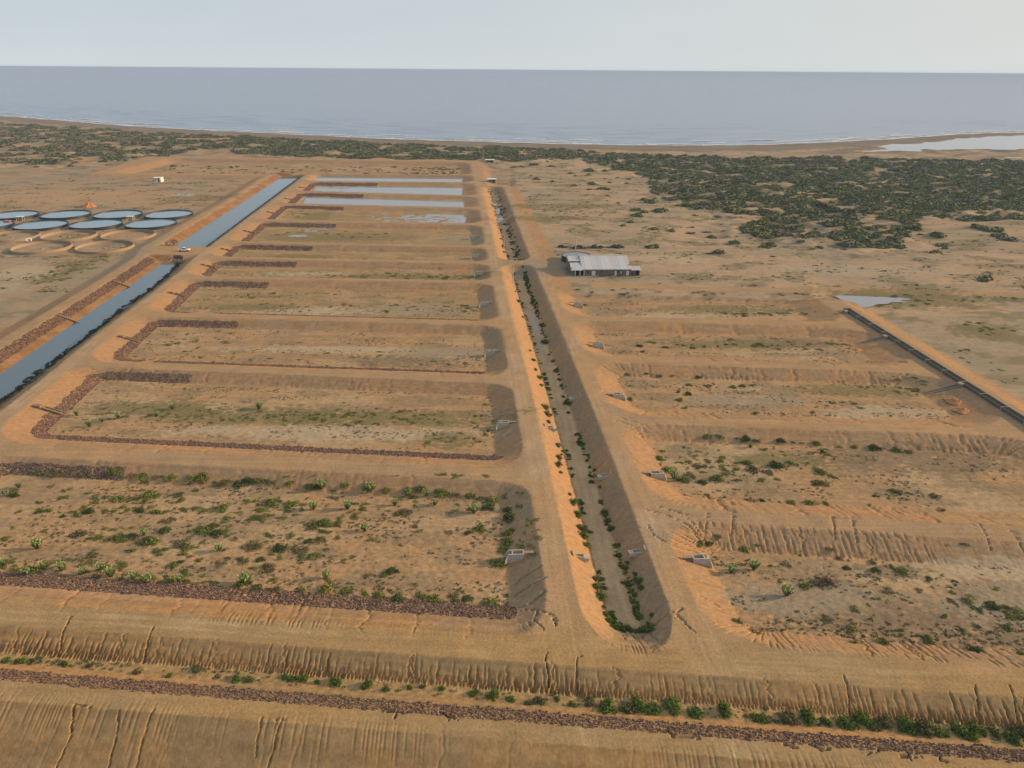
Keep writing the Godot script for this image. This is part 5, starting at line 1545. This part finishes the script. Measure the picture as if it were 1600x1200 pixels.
	for k in 26000:
		if k % 40 == 0:
			F = 262.0 + 420.0 * pow(rng.randf(), 1.4)
			set_row(F)
		var X := rng.randf_range(-360.0, 420.0)
		if absf(X) > 0.8 * F: continue
		var h := height(X)
		if m_zone != 0: continue
		var v := nz.get_noise_2d(X * 0.03, F * 0.055 + 80.0) + 0.5 * nz.get_noise_2d(X * 0.15, F * 0.3)
		if rng.randf() > clampf(0.12 + v, 0.02, 0.9): continue
		var s := rng.randf_range(1.0, 3.2)
		wild[0].append(Transform3D(Basis(Vector3.UP, rng.randf() * TAU).scaled(Vector3(s * 1.2, s * 0.6, s)), Vector3(X, h, -F - rng.randf_range(-0.5, 0.5))))
		var w := rng.randf_range(0.7, 1.2)
		var c := Color(0.105, 0.11, 0.05) if rng.randf() < 0.5 else Color(0.17, 0.14, 0.09)
		wild[1].append(Color(c.r * w, c.g * w, c.b * w))
	stuff("wild_tufts", tuft, M["leaf"], wild[0], wild[1], "dry and green tufts over the open land round the farm", "grass")
	stuff("grass_tufts", tuft, M["leaf"], sets["green"][0], sets["green"][1], "small green tufts sprinkled over the pond floors", "grass")
	stuff("dry_tufts", tuft, M["leaf"], sets["dry"][0], sets["dry"][1], "small dry brown tufts sprinkled over the pond floors", "dry grass")
	# bands of creeping green mats on the farther floors
	for d in [[-52.0, 158.0, 40.0, 4.5, 190], [-30.0, 159.0, 26.0, 4.5, 130], [-15.0, 147.0, 8.0, 4.0, 40], [-92.0, 161.0, 16.0, 6.0, 60], [-8.0, 158.0, 4.0, 9.0, 40], [-20.0, 194.0, 12.0, 5.0, 30], [-99.0, 212.0, 10.0, 10.0, 40], [-60.0, 198.0, 50.0, 9.0, 40], [-94.0, 262.0, 18.0, 4.0, 40], [-60.0, 247.0, 45.0, 6.0, 70], [-19.0, 246.0, 8.0, 6.0, 40], [-50.0, 291.0, 38.0, 4.5, 110], [-28.0, 289.0, 12.0, 5.0, 40], [-70.0, 318.0, 45.0, 5.0, 50], [-95.0, 372.0, 30.0, 12.0, 90], [-128.0, 425.0, 7.0, 14.0, 60],
		[-188.0, 298.0, 9.0, 26.0, 150], [-208.0, 470.0, 22.0, 14.0, 60], [62.0, 140.0, 24.0, 4.0, 60], [108.0, 180.0, 10.0, 4.0, 60], [92.0, 244.0, 18.0, 4.0, 80], [92.0, 211.0, 16.0, 4.0, 60], [60.0, 213.0, 18.0, 4.0, 30], [146.0, 258.0, 16.0, 8.0, 120], [170.0, 262.0, 24.0, 4.0, 50], [160.0, 228.0, 9.0, 7.0, 50], [190.0, 203.0, 14.0, 9.0, 60], [30.0, 425.0, 26.0, 14.0, 90], [22.0, 452.0, 20.0, 8.0, 50], [60.0, 465.0, 26.0, 10.0, 40], [140.0, 195.0, 4.0, 18.0, 40], [95.0, 93.0, 12.0, 6.0, 18], [-12.0, 120.0, 10.0, 4.0, 26], [-78.0, 121.0, 14.0, 1.6, 70], [-68.0, 117.5, 20.0, 1.4, 90], [-55.0, 108.0, 34.0, 9.0, 110], [-30.0, 118.0, 30.0, 6.0, 90], [-50.0, 96.0, 40.0, 3.0, 70], [50.0, 137.0, 18.0, 6.0, 60], [80.0, 98.0, 30.0, 9.0, 50], [-88.0, 117.0, 8.0, 5.0, 30], [-55.0, 111.0, 5.0, 2.4, 24], [-80.0, 99.5, 14.0, 1.8, 50], [-60.0, 96.5, 12.0, 1.4, 24], [-30.0, 112.0, 18.0, 8.0, 30], [-45.0, 104.0, 16.0, 6.0, 24], [-40.0, 127.5, 40.0, 0.9, 60], [-5.0, 122.0, 8.0, 1.0, 16], [3.0, 112.0, 2.2, 14.0, 40]]:
		for k in d[4]:
			var a := rng.randf() * TAU
			var r := sqrt(rng.randf())
			var X: float = d[0] + cos(a) * r * d[2]
			F = d[1] + sin(a) * r * d[3]
			if nz.get_noise_2d(X * 0.12, F * 0.2) < -0.2: continue
			var h := ground(X, F)
			if h < 0.0 and F > 150.0 and X < -100.0: continue
			var s := (0.3 + 0.95 * pow(rng.randf(), 1.6)) * (1.0 if F < 200.0 else 1.35)
			extra.append(Transform3D(Basis(Vector3.UP, rng.randf() * TAU).scaled(Vector3(s * 1.1, s * 0.6, s)), Vector3(X, h - 0.03, -F)))
			var w := rng.randf_range(0.75, 1.25)
			extra_c.append(Color(w, w * rng.randf_range(0.85, 1.0), w))
	stuff("green_mats", low[1], M["leaf"], extra, extra_c, "patches of creeping green growth on the farther pond floors and flats", "ground cover")
	# dark weed along the water's edge of the canal and on the shaded ditch side
	var weed := leaf_cloud(60, Vector3(0.9, 0.3, 0.7), 0.28, [Color(0.045, 0.045, 0.028), Color(0.065, 0.062, 0.036), Color(0.085, 0.078, 0.045)], 91, 0.1).commit()
	var wx := []
	var wc := []
	for k in 1200:
		F = 90.0 + 222.0 * rng.randf()
		var X := pl(WR, F) + absf(rng.randfn()) * 1.3 - 1.2 + 0.8 * nz.get_noise_2d(F * 0.15, 0.0)
		var h := ground(X, F)
		if h > 1.6: continue
		var s := rng.randf_range(0.4, 0.95)
		wx.append(Transform3D(Basis(Vector3.UP, rng.randf() * TAU).scaled(Vector3(s, s, s)), Vector3(X, maxf(h, -0.05), -F))); wc.append(Color(1, 1, 1))
	for k in 500:
		F = 338.0 + 250.0 * rng.randf()
		var X := pl(WR, F) + rng.randf_range(-0.3, 0.9)
		wx.append(Transform3D(Basis(Vector3.UP, rng.randf() * TAU).scaled(Vector3(0.7, 0.7, 1.4)), Vector3(X, maxf(ground(X, F), -0.05), -F))); wc.append(Color(1, 1, 1))
	stuff("canal_weed", weed, M["leaf"], wx, wc, "dark weed lining the right water edge of the canal", "weed")
	wx = []; wc = []
	for k in 430:
		F = 313.0 + 214.0 * pow(rng.randf(), 1.3)
		var side := rng.randf() < 0.72
		var X := pl(XL, F) + (rng.randf_range(13.2, 16.6) if side else rng.randf_range(8.4, 11.0))
		if nz.get_noise_2d(F * 0.08, 4.0 if side else 9.0) < -0.25: continue
		var s := 0.3 + 0.9 * pow(rng.randf(), 1.6)
		wx.append(Transform3D(Basis(Vector3.UP, rng.randf() * TAU).scaled(Vector3(s, s * 0.8, s)), at3(X, F, -0.05)))
		var w := rng.randf_range(0.6, 1.1)
		wc.append(Color(w, w, w))
	for k in 110:
		F = 279.0 + 24.0 * rng.randf() if k < 40 else rng.randf_range(230.0, 296.0)
		var X := pl(XL, F) + rng.randf_range(14.2, 16.0)
		var s := rng.randf_range(0.4, 0.9)
		wx.append(Transform3D(Basis(Vector3.UP, rng.randf() * TAU).scaled(Vector3(s, s, s)), at3(X, F, -0.05))); wc.append(Color(0.8, 0.8, 0.8))
	for k in 1100:
		F = 86.0 + 215.0 * pow(rng.randf(), 1.2)
		var side := rng.randf() < 0.55
		if nz.get_noise_2d(F * 0.11, 4.0 if side else 9.0) < 0.0: continue
		var X := pl(XL, F) + (14.4 + absf(rng.randfn()) * 0.55 if side else 10.8 - absf(rng.randfn()) * 0.5)
		var s := 0.2 + 0.55 * pow(rng.randf(), 2.0)
		wx.append(Transform3D(Basis(Vector3.UP, rng.randf() * TAU).scaled(Vector3(s * 1.3, s * 0.7, s)), at3(X, F, -0.04)))
		var w := rng.randf_range(0.8, 1.4)
		wc.append(Color(w, w * 0.95, w))
	stuff("ditch_weed", round_b[2], M["leaf"], wx, wc, "dark growth filling the far length of the ditch", "weed")
	scrub()

func scrub() -> void:
	var cols := [[Color(0.125, 0.155, 0.065), Color(0.16, 0.185, 0.08), Color(0.095, 0.12, 0.05), Color(0.21, 0.215, 0.12)], [Color(0.135, 0.16, 0.05), Color(0.10, 0.125, 0.04), Color(0.18, 0.19, 0.075)], [Color(0.20, 0.185, 0.13), Color(0.16, 0.155, 0.10), Color(0.25, 0.22, 0.17)]]
	var crowns := []
	for k in 5:
		var lc := leaf_cloud(190, Vector3(1.0, 0.62, 1.0), 0.24, cols[[0, 0, 0, 1, 2][k]], 200 + k, 0.35)
		for j in 4:
			var a := TAU * j / 4.0 + k
			lc.set_color(Color(0.10, 0.08, 0.06))
			lc.set_normal(Vector3(cos(a), 0, sin(a)))
			tube(lc, Vector3(cos(a), 0, sin(a)) * 0.04, Vector3(cos(a) * 0.55, 0.5, sin(a) * 0.55), 0.035, 0.012, 4)
		crowns.append(lc.commit())
	# bushes standing alone, then the thickets
	var alone := pairs([101.0, 362.4, 108.9, 346.0, 84.5, 378.0, 60.8, 391.5, 66.0, 400.0, 78.0, 433.0, 74.0, 438.0, 150.0, 345.0, 143.0, 352.0, 128.0, 350.0, 214.0, 352.0, 192.0, 283.0, 121.0, 342.0, 196.0, 286.0, 45.0, 540.0, 30.0, 562.0, 54.0, 520.0, 90.0, 470.0, 100.0, 478.0, 18.0, 575.0, -385.0, 640.0, -360.0, 655.0, -300.0, 648.0, -408.0, 628.0])
	var n := 0
	for p in alone:
		n += 1
		var o := MeshInstance3D.new()
		o.mesh = crowns[n % 3]; o.material_override = M["leaf"]; o.name = numbered("scrub_bush")
		add_child(o, true)
		var s := rng.randf_range(1.9, 3.6)
		o.position = at3(p.x, p.y, -0.1); o.rotation.y = rng.randf() * TAU; o.scale = Vector3(s * 1.25, s, s)
		tag(o, "%s dark scrub bush from the left among those standing apart from the thickets" % ordinal(n), "bush", "scrub bushes standing alone")
	var tries := [21000, 9000, 24000]
	var all := []
	for k in 3:
		var pv := scrub_polys[k]
		var lo := pv[0]
		var hi := pv[0]
		for p in pv:
			lo = lo.min(p); hi = hi.max(p)
		for j in tries[k]:
			var p := Vector2(rng.randf_range(lo.x, hi.x), rng.randf_range(lo.y, hi.y))
			if not Geometry2D.is_point_in_polygon(p, pv): continue
			var v := scrub_noise(p.x, p.y)
			if v < scrub_cut[k]: continue
			all.append([p, k])
	for j in 900:
		var p := Vector2(rng.randf_range(0.0, 420.0), rng.randf_range(320.0, 720.0))
		if p.x < 60.0 and p.y < 540.0: continue
		if nz.get_noise_2d(p.x * 0.02, p.y * 0.03 + 9.0) > 0.25: all.append([p, 0])
	for j in 420:
		var p := Vector2(rng.randf_range(-300.0, -46.0), rng.randf_range(604.0, 660.0))
		var dense: bool = p.x > -95.0 and p.y < 650.0
		if dense or nz.get_noise_2d(p.x * 0.05, p.y * 0.05) > 0.25: all.append([p, 3])
	all.sort_custom(func(a, b): return a[0].y < b[0].y)
	var single := 0
	var fringe := []
	var xf := [[], [], [], [], []]
	var cc := [[], [], [], [], []]
	for a in all:
		var p: Vector2 = a[0]
		if absf(p.y - rF) > 0.8: set_row(p.y)
		var h := height(p.x)
		if m_zone == 5 or h < -0.3: continue
		var s := (1.1 + 3.4 * pow(rng.randf(), 1.6)) if a[1] < 3 else rng.randf_range(0.7, 1.7)
		if a[1] == 2: s *= 1.1
		var kind := rng.randi() % 10
		var c: int = [0, 1, 2, 0, 1, 3, 2, 0, 4, 4][kind]
		if a[1] == 2 and kind == 6: c = 4
		var b := Basis(Vector3.UP, rng.randf() * TAU).scaled(Vector3(s * rng.randf_range(1.0, 1.5), s * rng.randf_range(0.8, 1.15), s))
		if single < 270 and a[1] < 3 and absf(p.x) < 0.8 * p.y:
			single += 1
			var o := MeshInstance3D.new()
			o.mesh = crowns[c]; o.material_override = M["leaf"]; o.name = numbered("scrub_bush")
			add_child(o, true)
			o.transform = Transform3D(b, Vector3(p.x, h - 0.1, -p.y))
			fringe.append(o)
			continue
		var w := rng.randf_range(0.75, 1.2)
		xf[c].append(Transform3D(b, Vector3(p.x, h - 0.1, -p.y))); cc[c].append(Color(w, w, w))
	fringe.sort_custom(func(a, b): return a.position.x / a.position.z > b.position.x / b.position.z)
	for k in fringe.size():
		tag(fringe[k], "%s dark scrub bush from the left along the near fringe of the right thicket" % ordinal(k + 1), "bush", "scrub bushes at the near fringe of the right thicket")
	for c in 5:
		stuff("scrub", crowns[c], M["leaf"], xf[c], cc[c], ["dense dark green scrub inland of the beach", "dense blackish green scrub inland of the beach", "dense mid green scrub inland of the beach", "light green bushes through the scrub", "grey leafless bushes through the scrub"][c], "scrub")
